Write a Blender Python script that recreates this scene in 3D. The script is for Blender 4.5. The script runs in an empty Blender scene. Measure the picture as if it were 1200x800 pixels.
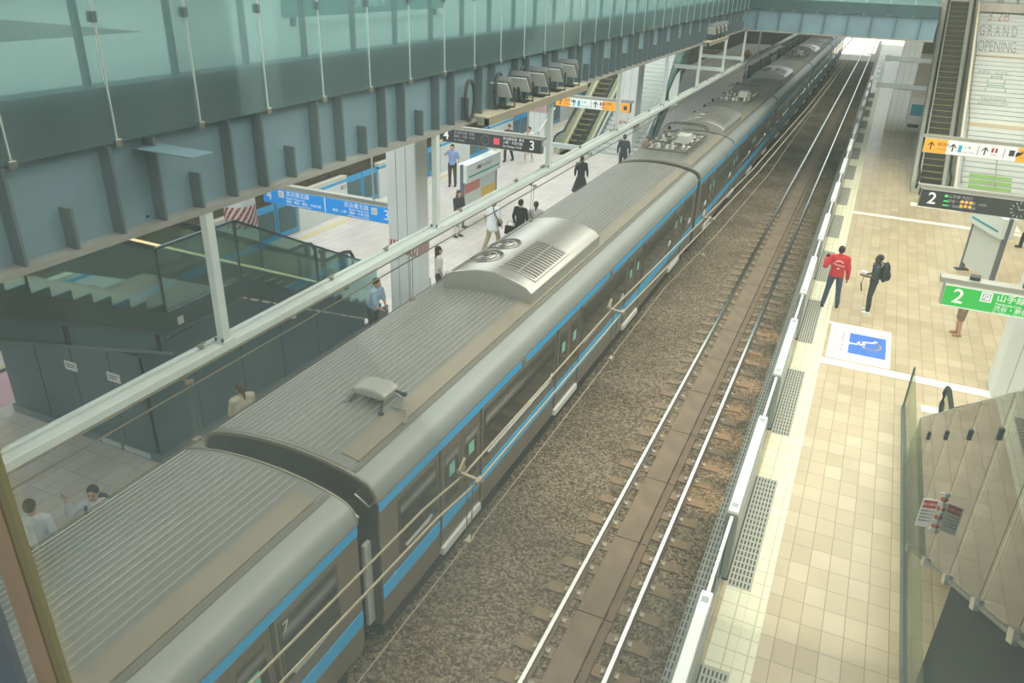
import bpy, bmesh, math, random
from mathutils import Vector, Matrix
random.seed(7)
C = bpy.context.scene.collection
PI = math.pi
ORD = ['first', 'second', 'third', 'fourth', 'fifth', 'sixth', 'seventh', 'eighth', 'ninth', 'tenth', 'eleventh',
       'twelfth', 'thirteenth', 'fourteenth', 'fifteenth', 'sixteenth', 'seventeenth', 'eighteenth', 'nineteenth', 'twentieth']

# ------------------------------------------------------------------ materials
def lin(h):
    h = h.lstrip('#')
    o = []
    for i in (0, 2, 4):
        c = int(h[i:i+2], 16) / 255
        o.append(c / 12.92 if c <= .04045 else ((c + .055) / 1.055) ** 2.4)
    return (*o, 1)

MC = {}
def mat(name, hx, rough=.55, metal=0, var=0., scale=4., bump=0., bscale=20., stretch=(1, 1, 1), emit=0., detail=5):
    if name in MC: return MC[name]
    m = bpy.data.materials.new(name); m.use_nodes = True
    nt = m.node_tree; b = nt.nodes['Principled BSDF']
    b.inputs['Base Color'].default_value = lin(hx)
    b.inputs['Roughness'].default_value = rough
    b.inputs['Metallic'].default_value = metal
    if emit:
        b.inputs['Emission Color'].default_value = lin(hx); b.inputs['Emission Strength'].default_value = emit
    tc = nt.nodes.new('ShaderNodeTexCoord'); mp = nt.nodes.new('ShaderNodeMapping')
    mp.inputs['Scale'].default_value = stretch
    nt.links.new(tc.outputs['Object'], mp.inputs['Vector'])
    if var:
        n = nt.nodes.new('ShaderNodeTexNoise'); n.inputs['Scale'].default_value = scale; n.inputs['Detail'].default_value = detail
        r = nt.nodes.new('ShaderNodeValToRGB')
        c = lin(hx)
        r.color_ramp.elements[0].position = .3; r.color_ramp.elements[1].position = .7
        r.color_ramp.elements[0].color = tuple(max(0, x * (1 - var)) for x in c[:3]) + (1,)
        r.color_ramp.elements[1].color = tuple(min(1, x * (1 + var)) for x in c[:3]) + (1,)
        nt.links.new(mp.outputs['Vector'], n.inputs['Vector']); nt.links.new(n.outputs['Fac'], r.inputs['Fac'])
        nt.links.new(r.outputs['Color'], b.inputs['Base Color'])
    if bump:
        n2 = nt.nodes.new('ShaderNodeTexNoise'); n2.inputs['Scale'].default_value = bscale
        bp = nt.nodes.new('ShaderNodeBump'); bp.inputs['Strength'].default_value = bump; bp.inputs['Distance'].default_value = .03
        nt.links.new(mp.outputs['Vector'], n2.inputs['Vector']); nt.links.new(n2.outputs['Fac'], bp.inputs['Height'])
        nt.links.new(bp.outputs['Normal'], b.inputs['Normal'])
    MC[name] = m
    return m

def tile_mat(name, c1, c2, mortar, bw, bh, msize=.006, rough=.35, offset=0., big=.12, off=(0, 0)):
    if name in MC: return MC[name]
    m = bpy.data.materials.new(name); m.use_nodes = True
    nt = m.node_tree; b = nt.nodes['Principled BSDF']; b.inputs['Roughness'].default_value = rough
    tc = nt.nodes.new('ShaderNodeTexCoord'); br = nt.nodes.new('ShaderNodeTexBrick')
    mp = nt.nodes.new('ShaderNodeMapping'); mp.inputs['Location'].default_value = (off[0], off[1], 0)
    nt.links.new(tc.outputs['Object'], mp.inputs['Vector'])
    br.offset = offset; br.inputs['Scale'].default_value = 1
    br.inputs['Brick Width'].default_value = bw; br.inputs['Row Height'].default_value = bh
    br.inputs['Mortar Size'].default_value = msize; br.inputs['Color1'].default_value = lin(c1)
    br.inputs['Color2'].default_value = lin(c2); br.inputs['Mortar'].default_value = lin(mortar)
    br.inputs['Bias'].default_value = 0
    n = nt.nodes.new('ShaderNodeTexNoise'); n.inputs['Scale'].default_value = .9; n.inputs['Detail'].default_value = 6
    mx = nt.nodes.new('ShaderNodeMix'); mx.data_type = 'RGBA'; mx.blend_type = 'MULTIPLY'; mx.inputs[0].default_value = 1
    r = nt.nodes.new('ShaderNodeValToRGB'); r.color_ramp.elements[0].position = .3; r.color_ramp.elements[1].position = .7
    r.color_ramp.elements[0].color = (1 - big, 1 - big, 1 - big, 1); r.color_ramp.elements[1].color = (1, 1, 1, 1)
    nt.links.new(mp.outputs['Vector'], br.inputs['Vector']); nt.links.new(tc.outputs['Object'], n.inputs['Vector'])
    nt.links.new(n.outputs['Fac'], r.inputs['Fac']); nt.links.new(br.outputs['Color'], mx.inputs[6])
    nt.links.new(r.outputs['Color'], mx.inputs[7]); nt.links.new(mx.outputs[2], b.inputs['Base Color'])
    MC[name] = m
    return m

def glass_mat(name, tint, haze=.12, haze_col='#c8d8d4', gloss=.04, streak=False, refl=.8):  # diffuse share is a pale veil of light mixed into the glass
    if name in MC: return MC[name]
    m = bpy.data.materials.new(name); m.use_nodes = True
    nt = m.node_tree; nt.nodes.remove(nt.nodes['Principled BSDF'])
    out = nt.nodes['Material Output']
    tr = nt.nodes.new('ShaderNodeBsdfTransparent'); tr.inputs['Color'].default_value = lin(tint)
    df = nt.nodes.new('ShaderNodeBsdfDiffuse'); df.inputs['Color'].default_value = lin(haze_col)
    tl = nt.nodes.new('ShaderNodeBsdfTranslucent'); tl.inputs['Color'].default_value = lin(haze_col)
    dm = nt.nodes.new('ShaderNodeMixShader'); dm.inputs[0].default_value = .5
    nt.links.new(df.outputs[0], dm.inputs[1]); nt.links.new(tl.outputs[0], dm.inputs[2])
    m1 = nt.nodes.new('ShaderNodeMixShader'); m1.inputs[0].default_value = haze
    nt.links.new(tr.outputs[0], m1.inputs[1]); nt.links.new(dm.outputs[0], m1.inputs[2])
    gl = nt.nodes.new('ShaderNodeBsdfGlossy'); gl.inputs['Roughness'].default_value = gloss
    fr = nt.nodes.new('ShaderNodeFresnel'); fr.inputs['IOR'].default_value = 1.45
    mu = nt.nodes.new('ShaderNodeMath'); mu.operation = 'MULTIPLY'; mu.inputs[1].default_value = refl
    nt.links.new(fr.outputs[0], mu.inputs[0])
    m2 = nt.nodes.new('ShaderNodeMixShader')
    nt.links.new(mu.outputs[0], m2.inputs[0]); nt.links.new(m1.outputs[0], m2.inputs[1]); nt.links.new(gl.outputs[0], m2.inputs[2])
    if streak:
        tc = nt.nodes.new('ShaderNodeTexCoord'); mp = nt.nodes.new('ShaderNodeMapping'); mp.inputs['Scale'].default_value = (9, 9, 2.2)
        n = nt.nodes.new('ShaderNodeTexNoise'); n.inputs['Scale'].default_value = 1.3; n.inputs['Detail'].default_value = 4
        mr = nt.nodes.new('ShaderNodeMapRange'); mr.inputs[1].default_value = .3; mr.inputs[2].default_value = .75
        mr.inputs[3].default_value = haze * .75; mr.inputs[4].default_value = haze * 1.35
        nt.links.new(tc.outputs['Object'], mp.inputs[0]); nt.links.new(mp.outputs[0], n.inputs['Vector'])
        nt.links.new(n.outputs['Fac'], mr.inputs[0]); nt.links.new(mr.outputs[0], m1.inputs[0])
    nt.links.new(m2.outputs[0], out.inputs[0])
    MC[name] = m
    return m

# ------------------------------------------------------------------ mesh building
class MB:
    def __init__(s): s.v = []; s.f = []; s.m = []
    def add(s, vs, fs, mi=0):
        o = len(s.v); s.v += [tuple(p) for p in vs]
        for f in fs: s.f.append([i + o for i in f]); s.m.append(mi)
        return s
    def box(s, x0, x1, y0, y1, z0, z1, mi=0):
        return s.add([(x0, y0, z0), (x1, y0, z0), (x1, y1, z0), (x0, y1, z0), (x0, y0, z1), (x1, y0, z1), (x1, y1, z1), (x0, y1, z1)],
                     [(0, 3, 2, 1), (4, 5, 6, 7), (0, 1, 5, 4), (1, 2, 6, 5), (2, 3, 7, 6), (3, 0, 4, 7)], mi)
    def obox(s, c, ax, hs, mi=0):
        c = Vector(c); ax = [Vector(a).normalized() for a in ax]
        vs = [c + ax[0] * (hs[0] * i) + ax[1] * (hs[1] * j) + ax[2] * (hs[2] * k) for k in (-1, 1) for j in (-1, 1) for i in (-1, 1)]
        return s.add(vs, [(0, 2, 3, 1), (4, 5, 7, 6), (0, 1, 5, 4), (1, 3, 7, 5), (3, 2, 6, 7), (2, 0, 4, 6)], mi)
    def bar(s, p, q, w, h, mi=0, up=(0, 0, 1)):
        p = Vector(p); q = Vector(q); d = (q - p); L = d.length; d.normalize()
        u = Vector(up); sd = d.cross(u)
        if sd.length < 1e-4: sd = d.cross(Vector((1, 0, 0)))
        sd.normalize(); u = sd.cross(d)
        return s.obox((p + q) / 2, (sd, d, u), (w / 2, L / 2, h / 2), mi)
    def prism(s, prof, axis, a, b, mi=0):
        # prof: list of 2D points in the plane across the axis ('x': (y,z), 'y': (x,z), 'z': (x,y))
        n = len(prof)
        def P(t, p): return {'x': (t, p[0], p[1]), 'y': (p[0], t, p[1]), 'z': (p[0], p[1], t)}[axis]
        vs = [P(a, p) for p in prof] + [P(b, p) for p in prof]
        fs = [(i, (i + 1) % n, n + (i + 1) % n, n + i) for i in range(n)] + [tuple(range(n))[::-1], tuple(range(n, 2 * n))]
        return s.add(vs, fs, mi)
    def tube(s, pts, r, n=8, mi=0, cap=True):
        pts = [Vector(p) for p in pts]; rs = r if isinstance(r, (list, tuple)) else [r] * len(pts)
        rings = []
        for i, p in enumerate(pts):
            d = (pts[min(i + 1, len(pts) - 1)] - pts[max(i - 1, 0)]).normalized()
            u = d.cross(Vector((0, 0, 1)))
            if u.length < .05: u = d.cross(Vector((1, 0, 0)))
            u.normalize(); w = u.cross(d)
            rings.append([p + (u * math.cos(2 * PI * k / n) + w * math.sin(2 * PI * k / n)) * rs[i] for k in range(n)])
        o = [v for rg in rings for v in rg]; fs = []
        for i in range(len(pts) - 1):
            for k in range(n):
                fs.append((i * n + k, i * n + (k + 1) % n, (i + 1) * n + (k + 1) % n, (i + 1) * n + k))
        if cap: fs += [tuple(range(n)), tuple((len(pts) - 1) * n + k for k in range(n))[::-1]]
        return s.add(o, fs, mi)
    def lathe(s, prof, c=(0, 0, 0), n=20, mi=0):
        vs = []; fs = []
        for (r, z) in prof:
            vs += [(c[0] + r * math.cos(2 * PI * k / n), c[1] + r * math.sin(2 * PI * k / n), c[2] + z) for k in range(n)]
        for i in range(len(prof) - 1):
            for k in range(n): fs.append((i * n + k, i * n + (k + 1) % n, (i + 1) * n + (k + 1) % n, (i + 1) * n + k))
        fs += [tuple(range(n))[::-1], tuple((len(prof) - 1) * n + k for k in range(n))]
        return s.add(vs, fs, mi)
    def ell(s, c, r, n=14, m=9, mi=0, M=None):
        vs = []; fs = []; c = Vector(c)
        for j in range(m + 1):
            t = PI * j / m
            for k in range(n):
                p = Vector((r[0] * math.sin(t) * math.cos(2 * PI * k / n), r[1] * math.sin(t) * math.sin(2 * PI * k / n), r[2] * math.cos(t)))
                if M: p = M @ p
                vs.append(c + p)
        for j in range(m):
            for k in range(n): fs.append((j * n + k, (j + 1) * n + k, (j + 1) * n + (k + 1) % n, j * n + (k + 1) % n))
        return s.add(vs, fs, mi)
    def cone(s, p, q, rp, rq, n=14, mi=0, M=None, ends=True):
        # rp, rq = (rx, ry): elliptical limb piece, x-radius across
        p = Vector(p); q = Vector(q); d = (q - p).normalized()
        sx = M @ Vector((1, 0, 0)) if M else Vector((1, 0, 0))
        sx = (sx - d * sx.dot(d))
        if sx.length < .1: sx = Vector((0, 1, 0)) - d * d.y
        sx.normalize(); sy = d.cross(sx)
        vs = []
        for c, r in ((p, rp), (q, rq)):
            vs += [c + sx * (r[0] * math.cos(2 * PI * k / n)) + sy * (r[1] * math.sin(2 * PI * k / n)) for k in range(n)]
        fs = [(k, (k + 1) % n, n + (k + 1) % n, n + k) for k in range(n)] + [tuple(range(n))[::-1], tuple(range(n, 2 * n))]
        s.add(vs, fs, mi)
        if ends:
            Mx = Matrix((sx, sy, d)).transposed()
            s.ell(p, (rp[0], rp[1], min(rp)), n, 8, mi, Mx); s.ell(q, (rq[0], rq[1], min(rq)), n, 8, mi, Mx)
        return s
    def mesh(s, name, mats):
        me = bpy.data.meshes.new(name); me.from_pydata(s.v, [], s.f)
        mats = mats if isinstance(mats, (list, tuple)) else [mats]
        for x in mats: me.materials.append(x)
        if len(mats) > 1: me.polygons.foreach_set('material_index', s.m)
        bm = bmesh.new(); bm.from_mesh(me); bmesh.ops.recalc_face_normals(bm, faces=bm.faces); bm.to_mesh(me); bm.free()
        return me
    def build(s, name, mats, parent=None, bevel=0., smooth=False):
        o = bpy.data.objects.new(name, s.mesh(name, mats)); C.objects.link(o)
        if parent: o.parent = parent
        if bevel:
            bv = o.modifiers.new('b', 'BEVEL'); bv.width = bevel; bv.segments = 2; bv.limit_method = 'ANGLE'
        if smooth: shade(o)
        return o

def shade(o, ang=40):
    me = o.data
    me.polygons.foreach_set('use_smooth', [True] * len(me.polygons))
    try: me.set_sharp_from_angle(angle=math.radians(ang))
    except Exception: pass

def tag(o, label, cat, group=None, kind=None):
    o['label'] = label; o['category'] = cat
    if group: o['group'] = group
    if kind: o['kind'] = kind
    return o
def struct(o): o['kind'] = 'structure'; return o
def empty(name, loc=(0, 0, 0), rz=0):
    o = bpy.data.objects.new(name, None); C.objects.link(o); o.location = loc; o.rotation_euler = (0, 0, rz)
    o.empty_display_size = .2
    return o
def copy_tree(o, parent=None):
    c = o.copy(); C.objects.link(c)
    if parent: c.parent = parent
    for ch in list(o.children): copy_tree(ch, c)
    return c

def text_mesh(s, size, align='CENTER', ext=.002, bold=0.):
    cu = bpy.data.curves.new('lettering', 'FONT'); cu.body = s; cu.size = size; cu.align_x = align; cu.align_y = 'CENTER'
    cu.extrude = ext; cu.offset = bold; cu.resolution_u = 3
    o = bpy.data.objects.new('lettering', cu); C.objects.link(o)
    dg = bpy.context.evaluated_depsgraph_get()
    me = bpy.data.meshes.new_from_object(o.evaluated_get(dg))
    bpy.data.objects.remove(o); bpy.data.curves.remove(cu)
    return me
def text(s, size, m, parent, loc, rot=(PI / 2, 0, 0), align='CENTER', name='lettering', bold=0.):
    me = text_mesh(s, size, align, .002, bold); me.materials.clear(); me.materials.append(m)
    o = bpy.data.objects.new(name, me); C.objects.link(o); o.parent = parent; o.location = loc; o.rotation_euler = rot
    return o

# ------------------------------------------------------------------ palette
M_white = mat('white_paint', '#d4d6d0', .4, var=.06, scale=2)
M_beam = mat('beam_paint', '#cbd5d2', .4, var=.05, scale=1.5)
M_steel = mat('brushed_steel', '#b4b4ac', .32, .9, var=.08, scale=3)
M_chrome = mat('chrome', '#e8e8e4', .18, 1.)
M_dark = mat('dark_metal', '#33383a', .5, .2)
M_black = mat('black_rubber', '#1c1e1e', .7)
M_girder = mat('girder_paint', '#738f9b', .5, .0, var=.10, scale=1.2)
M_girder2 = mat('girder_shade_paint', '#5a686d', .55, var=.08, scale=2)  # darker than the web, so the stiffeners carry shadow bands in their colour
M_fascia = mat('fascia_panel', '#293a42', .5, var=.08, scale=.7)
M_deckfloor = mat('deck_floor', '#d2cabd', .45, var=.10, scale=1.2, stretch=(3, .3, 1))
M_glassA = glass_mat('balustrade_glass', '#c4dcdf', .22, '#b0cfd0', .03, refl=.4)
M_glassB = glass_mat('stair_glass', '#dbefec', .05, '#a6d4d0', .02, refl=.6)
M_glassC = glass_mat('screen_glass', '#e2e9e0', .04, '#d8d8c8', .02, refl=.3)
M_glassD = glass_mat('tall_screen_glass', '#e4e8dc', .05, '#d0cfc0', .02, refl=1.1)
M_pane = glass_mat('window_glass', '#f4f6f4', .045, '#c6dad6', .02, streak=True, refl=.35)  # diffuse share paints haze and room reflections over the view
M_tile = tile_mat('platform_tile', '#d2c1a0', '#c2b18d', '#94866c', .295, .445, .006, .3, 0, .16)
M_tileL = tile_mat('island_tile', '#dcd6d0', '#d0c9c2', '#a8a098', .3, .6, .006, .3, 0, .10)
M_yellow = tile_mat('tactile_tile', '#f1efd2', '#ebe8c8', '#cbc7a8', .3, .3, .010, .45, 0, .06)
M_ballast = None

# ================================================================== TRACK BED
def ballast_mat():
    m = bpy.data.materials.new('ballast_stone'); m.use_nodes = True
    nt = m.node_tree; b = nt.nodes['Principled BSDF']; b.inputs['Roughness'].default_value = .95
    b.inputs['Specular IOR Level'].default_value = .15
    tc = nt.nodes.new('ShaderNodeTexCoord')
    vo = nt.nodes.new('ShaderNodeTexVoronoi'); vo.inputs['Scale'].default_value = 25
    r = nt.nodes.new('ShaderNodeValToRGB')
    r.color_ramp.elements[0].color = lin('#5c5042'); r.color_ramp.elements[1].color = lin('#af9f86')
    e = r.color_ramp.elements.new(.5); e.color = lin('#847662')
    sp = nt.nodes.new('ShaderNodeSeparateColor')
    n = nt.nodes.new('ShaderNodeTexNoise'); n.inputs['Scale'].default_value = .5; n.inputs['Detail'].default_value = 5
    mx = nt.nodes.new('ShaderNodeMix'); mx.data_type = 'RGBA'; mx.blend_type = 'MULTIPLY'; mx.inputs[0].default_value = 1
    r2 = nt.nodes.new('ShaderNodeValToRGB'); r2.color_ramp.elements[0].position = .35; r2.color_ramp.elements[1].position = .65
    r2.color_ramp.elements[0].color = (.72, .70, .66, 1); r2.color_ramp.elements[1].color = (1, 1, 1, 1)
    bp = nt.nodes.new('ShaderNodeBump'); bp.inputs['Strength'].default_value = 1; bp.inputs['Distance'].default_value = .03; bp.invert = True
    L = nt.links.new
    L(tc.outputs['Object'], vo.inputs['Vector']); L(tc.outputs['Object'], n.inputs['Vector'])
    L(vo.outputs['Color'], sp.inputs[0]); L(sp.outputs[0], r.inputs['Fac']); L(n.outputs['Fac'], r2.inputs['Fac'])
    L(r.outputs['Color'], mx.inputs[6]); L(r2.outputs['Color'], mx.inputs[7]); L(mx.outputs[2], b.inputs['Base Color'])
    L(vo.outputs['Distance'], bp.inputs['Height']); L(bp.outputs['Normal'], b.inputs['Normal'])
    return m
M_ballast = ballast_mat()
M_ground = mat('concrete_ground', '#b9b6ae', .8, var=.1, scale=.3)
bed = MB()
bed.box(-8.05, -.9, -6, 112, -.9, -.2)
struct(bed.build('track_bed', M_ballast))
bed = MB(); bed.box(-26, -17.3, -6, 112, -.9, -.2)
struct(bed.build('track_bed', M_ballast))
g = MB(); g.box(-60, 60, -40, 420, -1.3, -.92); struct(g.build('ground', M_ground))
g = MB(); g.box(-24, 9, 112.2, 400, -.9, -.25); struct(g.build('track_bed', mat('sunlit_ballast', '#b3ada2', .9, var=.15, scale=6)))  # paler copy of the ballast, sunlight put into its colour

# rails, sleepers, boards of the right-hand track (near the platform)
TX = -2.42
M_rail = mat('rail_steel', '#6b5d50', .5, .5, var=.15, scale=5)
M_railtop = mat('polished_rail_head', '#e4e0d6', .16, 1.)
RP = [(-.033, 0), (.033, 0), (.036, -.03), (.012, -.045), (.010, -.13), (.06, -.15), (.06, -.165), (-.06, -.165), (-.06, -.15), (-.010, -.13), (-.012, -.045), (-.036, -.03)]
for i, (dx, lab) in enumerate(((-.56, 'left steel rail of the empty track, beside the wide ballast strip'), (.56, 'right steel rail of the empty track, nearer the bright platform'))):
    r = empty('rail', (TX + dx, 0, 0)); tag(r, lab, 'rail', 'running rails')
    MB().prism(RP, 'y', -6, 300).build('rail_profile', M_rail, r)
    MB().box(-.031, .031, -6, 300, -.002, .004).build('rail_head', M_railtop, r)
M_sleeper = mat('sleeper_concrete', '#8d7860', .9, var=.16, scale=3, bump=.3, bscale=40)
M_clip = mat('rail_clip_steel', '#b6ad9c', .45, .5)
def sleeper_base():
    t = empty('sleeper'); 
    MB().prism([(-1.02, -.34), (1.02, -.34), (1.02, -.19), (.97, -.165), (-.97, -.165), (-1.02, -.19)], 'y', -.12, .12).build('sleeper_body', M_sleeper, t, .012)
    for sx in (-.56, .56):
        for d in (-1, 1):
            b = MB(); x = sx + d * .105
            b.obox((x, 0, -.15), ((1, 0, 0), (0, 1, 0), (0, 0, 1)), (.035, .05, .014))
            b.tube([(x, -.045, -.135), (x - d * .03, -.02, -.115), (x - d * .035, .02, -.115), (x, .045, -.135)], .011, 6)
            b.build('rail_clip', M_clip, t)
    return t
sl = sleeper_base()
sl['label'] = 'brown concrete sleeper carrying the empty track, one of an even row in ballast'; sl['category'] = 'sleeper'; sl['group'] = 'sleepers of the empty track'
sl.location = (TX, 4.9, 0)
for k in range(1, 100):
    c = copy_tree(sl) if k < 45 else None
    if c is None:
        c = sl.copy(); C.objects.link(c)
        ch = sl.children[0].copy(); C.objects.link(ch); ch.parent = c
    c.location = (TX, 4.9 + .69 * k, 0)
M_board = mat('track_board', '#85735f', .85, var=.14, scale=2.5, bump=.15, bscale=30)
bd = MB().box(-.33, .13, -1.03, 1.03, -.165, -.10).build('track_board', M_board, None, .008)
tag(bd, 'flat brown walkway board lying between the rails of the empty track', 'track board', 'boards between the rails')
bd.location = (TX, 6.2, 0)
for k in range(1, 34):
    c = bd.copy(); C.objects.link(c); c.location = (TX, 6.2 + 2.08 * k, 0)
tr = MB().box(.155, .29, -1.03, 1.03, -.165, -.115).build('cable_trough', mat('trough_lid', '#7d6954', .85, var=.12, scale=3), None, .006)
tag(tr, 'narrow cable trough lid right of the walkway boards between the rails', 'cable trough', 'trough lids between the rails')
tr.location = (TX, 6.2, 0)
for k in range(1, 34):
    c = tr.copy(); C.objects.link(c); c.location = (TX, 6.2 + 2.08 * k, 0)
# rails of the track under the train
for dx, lab in ((-.56, 'rail under the far side of the blue-striped train'), (.56, 'rail under the near side of the blue-striped train')):
    r = MB().prism(RP, 'y', -6, 200).build('rail', M_rail); r.location = (-6.35 + dx, 0, 0); tag(r, lab, 'rail', 'running rails')

# ================================================================== RIGHT PLATFORM
PZ = 1.1
p = MB(); p.box(-.72, 12, -6, 150, .55, PZ); struct(p.build('platform_floor', M_tile))
p = MB(); p.box(-.70, 12, -6, 150, -.9, .55); struct(p.build('platform_wall', mat('platform_concrete', '#6d655a', .9, var=.2, scale=2)))
# slotted edge strip
M_slot = mat('slotted_edge', '#9c9e94', .6, .2)
M_slotd = mat('slot_dark', '#4a4c48', .8)
e = MB(); e.box(-.98, -.72, -6, 150, .92, PZ - .006); struct(e.build('trim_1', M_slot))
s1 = MB()
for k in range(330):
    y = 4.2 + k * .16
    for x in (-.955, -.90, -.845, -.79): s1.box(x - .011, x + .011, y, y + .11, PZ - .01, PZ - .002)
o = s1.build('edge_slots', M_slotd); tag(o, 'rows of dark drain slots in the metal edge strip beside the rails', 'slots', None, 'stuff')
# tactile strips and gratings
M_grate = mat('grate_grey', '#b5b5a6', .6)
yb = MB()
for k in range(-2, 20):
    y0 = 8.0 + 4.8 * k
    yb.box(-.52, -.17, y0, y0 + 1.65, PZ, PZ + .006)
yb.box(-.165, .1, -5, 110, PZ, PZ + .006)
o = yb.build('tactile_paving', M_yellow); tag(o, 'pale yellow tactile paving along the right platform edge', 'tactile paving', None, 'stuff')
gr = empty('tread_grating', (-.345, 8.0 + 1.65 + 1.575, PZ))
MB().box(-.175, .175, -1.57, 1.57, .0, .006).build('tread_plate', M_grate, gr)
b = MB()
for k in range(21):
    for j in range(6):
        b.box(-.155 + j * .055, -.155 + j * .055 + .026, -1.53 + k * .147, -1.53 + k * .147 + .105, .006, .008)
b.build('tread_slot', M_slotd, gr)
tag(gr, 'grey slotted tread plate between yellow tactile blocks on the right platform edge', 'grating', 'tread plates along the right platform')
for k in [-2, -1] + list(range(1, 13)):
    c = copy_tree(gr); c.location = (-.345, 8.0 + 4.8 * k + 3.225, PZ)
# white lines across the platform
M_line = mat('white_floor_line', '#f3f0e2', .5)
for y, lab in ((18.46, 'white line painted across the right platform below the blue wheelchair mat'), (32.8, 'white line painted across the right platform in front of the black hanging sign')):
    o = MB().box(.1, 6, y - .17, y + .17, PZ, PZ + .004).build('floor_line', M_line); tag(o, lab, 'floor line')
o = MB().box(2.2, 4.0, 35.1, 35.7, PZ, PZ + .004).build('floor_line', M_line); tag(o, 'short white floor block under the left end of the black hanging sign', 'floor line')
o = MB().prism([(5.6, 33.2), (5.95, 33.2), (5.75, 37.5), (5.4, 37.5)], 'z', PZ, PZ + .004).build('floor_line', M_line); tag(o, 'white floor line running lengthwise below the clock of the black sign', 'floor line')
o = MB().box(2.3, 4.0, 16.9, 17.2, PZ, PZ + .004).build('floor_line', M_line); tag(o, 'short white floor line in front of the escalator handrail end', 'floor line')
# wheelchair floor sign
def wheelchair(parent, cx, cy, s, m, z, rot=0):
    b = MB()
    def P(x, y):
        c, sn = math.cos(rot), math.sin(rot)
        return (cx + s * (x * c - y * sn), cy + s * (x * sn + y * c), z)
    def stroke(pts, r=.045):
        for a, bb in zip(pts, pts[1:]):
            pa = Vector(P(*a)); pb = Vector(P(*bb)); d = (pb - pa); 
            if d.length < 1e-6: continue
            d.normalize(); n = Vector((-d.y, d.x, 0)) * r * s
            ex = d * r * s * .5
            b.add([pa - ex - n, pb + ex - n, pb + ex + n, pa - ex + n], [(0, 1, 2, 3)])
    stroke([(-.02, .45), (0, .12), (.27, .12), (.37, -.28), (.5, -.25)], .05)
    stroke([(-.01, .27), (.22, .27)], .045)
    arc = [(.06 + .3 * math.cos(t), -.12 + .3 * math.sin(t)) for t in [math.radians(a) for a in range(130, 345, 12)]]
    stroke(arc, .045)
    hx, hy = -.03, .56
    ring = [P(hx + .085 * math.cos(t * PI / 8), hy + .085 * math.sin(t * PI / 8)) for t in range(16)]
    b.add(ring, [tuple(range(16))])
    return b.build('wheelchair_symbol', m, parent)
M_floorwhite = mat('floor_sign_white', '#fbfaf6', .45)
M_signblue = mat('floor_sign_blue', '#2f6fd0', .45)
M_pink = mat('floor_sign_red_print', '#c98a90', .5)
fs = empty('floor_sign', (.92, 19.85, PZ))
MB().box(-.73, .73, -1.15, 1.15, 0, .005).build('white_mat', M_floorwhite, fs)
MB().box(-.25, .62, -.68, .62, .005, .008).build('blue_panel', M_signblue, fs)
wheelchair(fs, .18, -.04, .74, M_floorwhite, .0095, PI / 2)
text('出入口につき立ち止まらないで', .13, M_pink, fs, (-.58, -.05, .007), (0, 0, PI / 2), name='red_print')
text('Keep clear for wheelchair', .12, M_pink, fs, (-.41, -.05, .007), (0, 0, PI / 2), name='red_print')
tag(fs, 'white floor sign with a blue wheelchair panel on the right platform tiles', 'floor sign')
o = MB().box(-.05, .05, -.07, .07, 0, .004).build('floor_sticker', M_floorwhite); o.location = (.15, 20.95, PZ)
tag(o, 'small white floor sticker at the feet of the man in red', 'sticker')
o = MB().box(-.05, .05, -.07, .07, 0, .004).build('floor_sticker', M_floorwhite); o.location = (.17, 25.9, PZ)
tag(o, 'small white floor sticker on the tiles beyond the man in red', 'sticker')

# ---- half-height platform doors of the right platform
M_gate = mat('gate_white', '#f1f2ee', .35)
M_gateg = mat('gate_grey', '#9aa29e', .4, .2)
M_gateglass = glass_mat('gate_glass', '#8fa8a4', .25, '#8aa29e', .05)
def pocket(y0, y1, lab):
    t = empty('platform_door_housing', (-.64, (y0 + y1) / 2, PZ)); h = (y1 - y0) / 2
    MB().box(-.09, .09, -h, h, .03, 1.24).build('housing_body', M_gateg, t, .01)
    MB().box(-.075, .075, -h, h, 1.24, 1.30).build('top_cover', M_gate, t, .012)
    MB().box(-.11, .11, -h, h, 0, .03).build('base_plate', M_dark, t)
    for sy in (-1, 1):
        MB().box(-.045, .045, sy * (h - .16) - .05, sy * (h - .16) + .05, 1.30, 1.306).build('sensor_window', M_gateg, t)
    MB().box(.09, .096, -h + .12, h - .12, .2, 1.1).build('side_panel', mat('gate_side', '#b4bab4', .4), t)
    return tag(t, lab, 'platform door', 'door housings of the right platform')
def leafpair(y0, y1, lab):
    t = empty('platform_door', (-.64, (y0 + y1) / 2, PZ)); h = (y1 - y0) / 2
    for s in (-1, 1):
        a, b_ = (-h, -.01) if s < 0 else (.01, h)
        lf = empty('door_leaf'); lf.parent = t
        MB().box(-.022, .022, a, b_, 1.19, 1.245).build('top_rail', M_gate, lf)
        MB().box(-.022, .022, a, b_, .04, .16).build('bottom_rail', M_gateg, lf)
        MB().box(-.022, .022, a, a + .06, .16, 1.19).box(-.022, .022, b_ - .06, b_, .16, 1.19).build('door_stile', M_gateg, lf)
        MB().box(-.006, .006, a + .06, b_ - .06, .16, 1.19).build('door_glass', M_gateglass, lf)
    return tag(t, lab, 'platform door', 'sliding doors of the right platform')
DY = [8.0 + 4.8 * k for k in range(-1, 13)]
for i, y in enumerate(DY):
    leafpair(y, y + 1.7, 'glazed sliding platform door pair of the right platform, %s one from the near end' % ORD[i])
    pocket(y + 1.75, y + 4.75, 'white-topped platform door housing of the right platform, %s one from the near end' % ORD[i])

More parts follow.
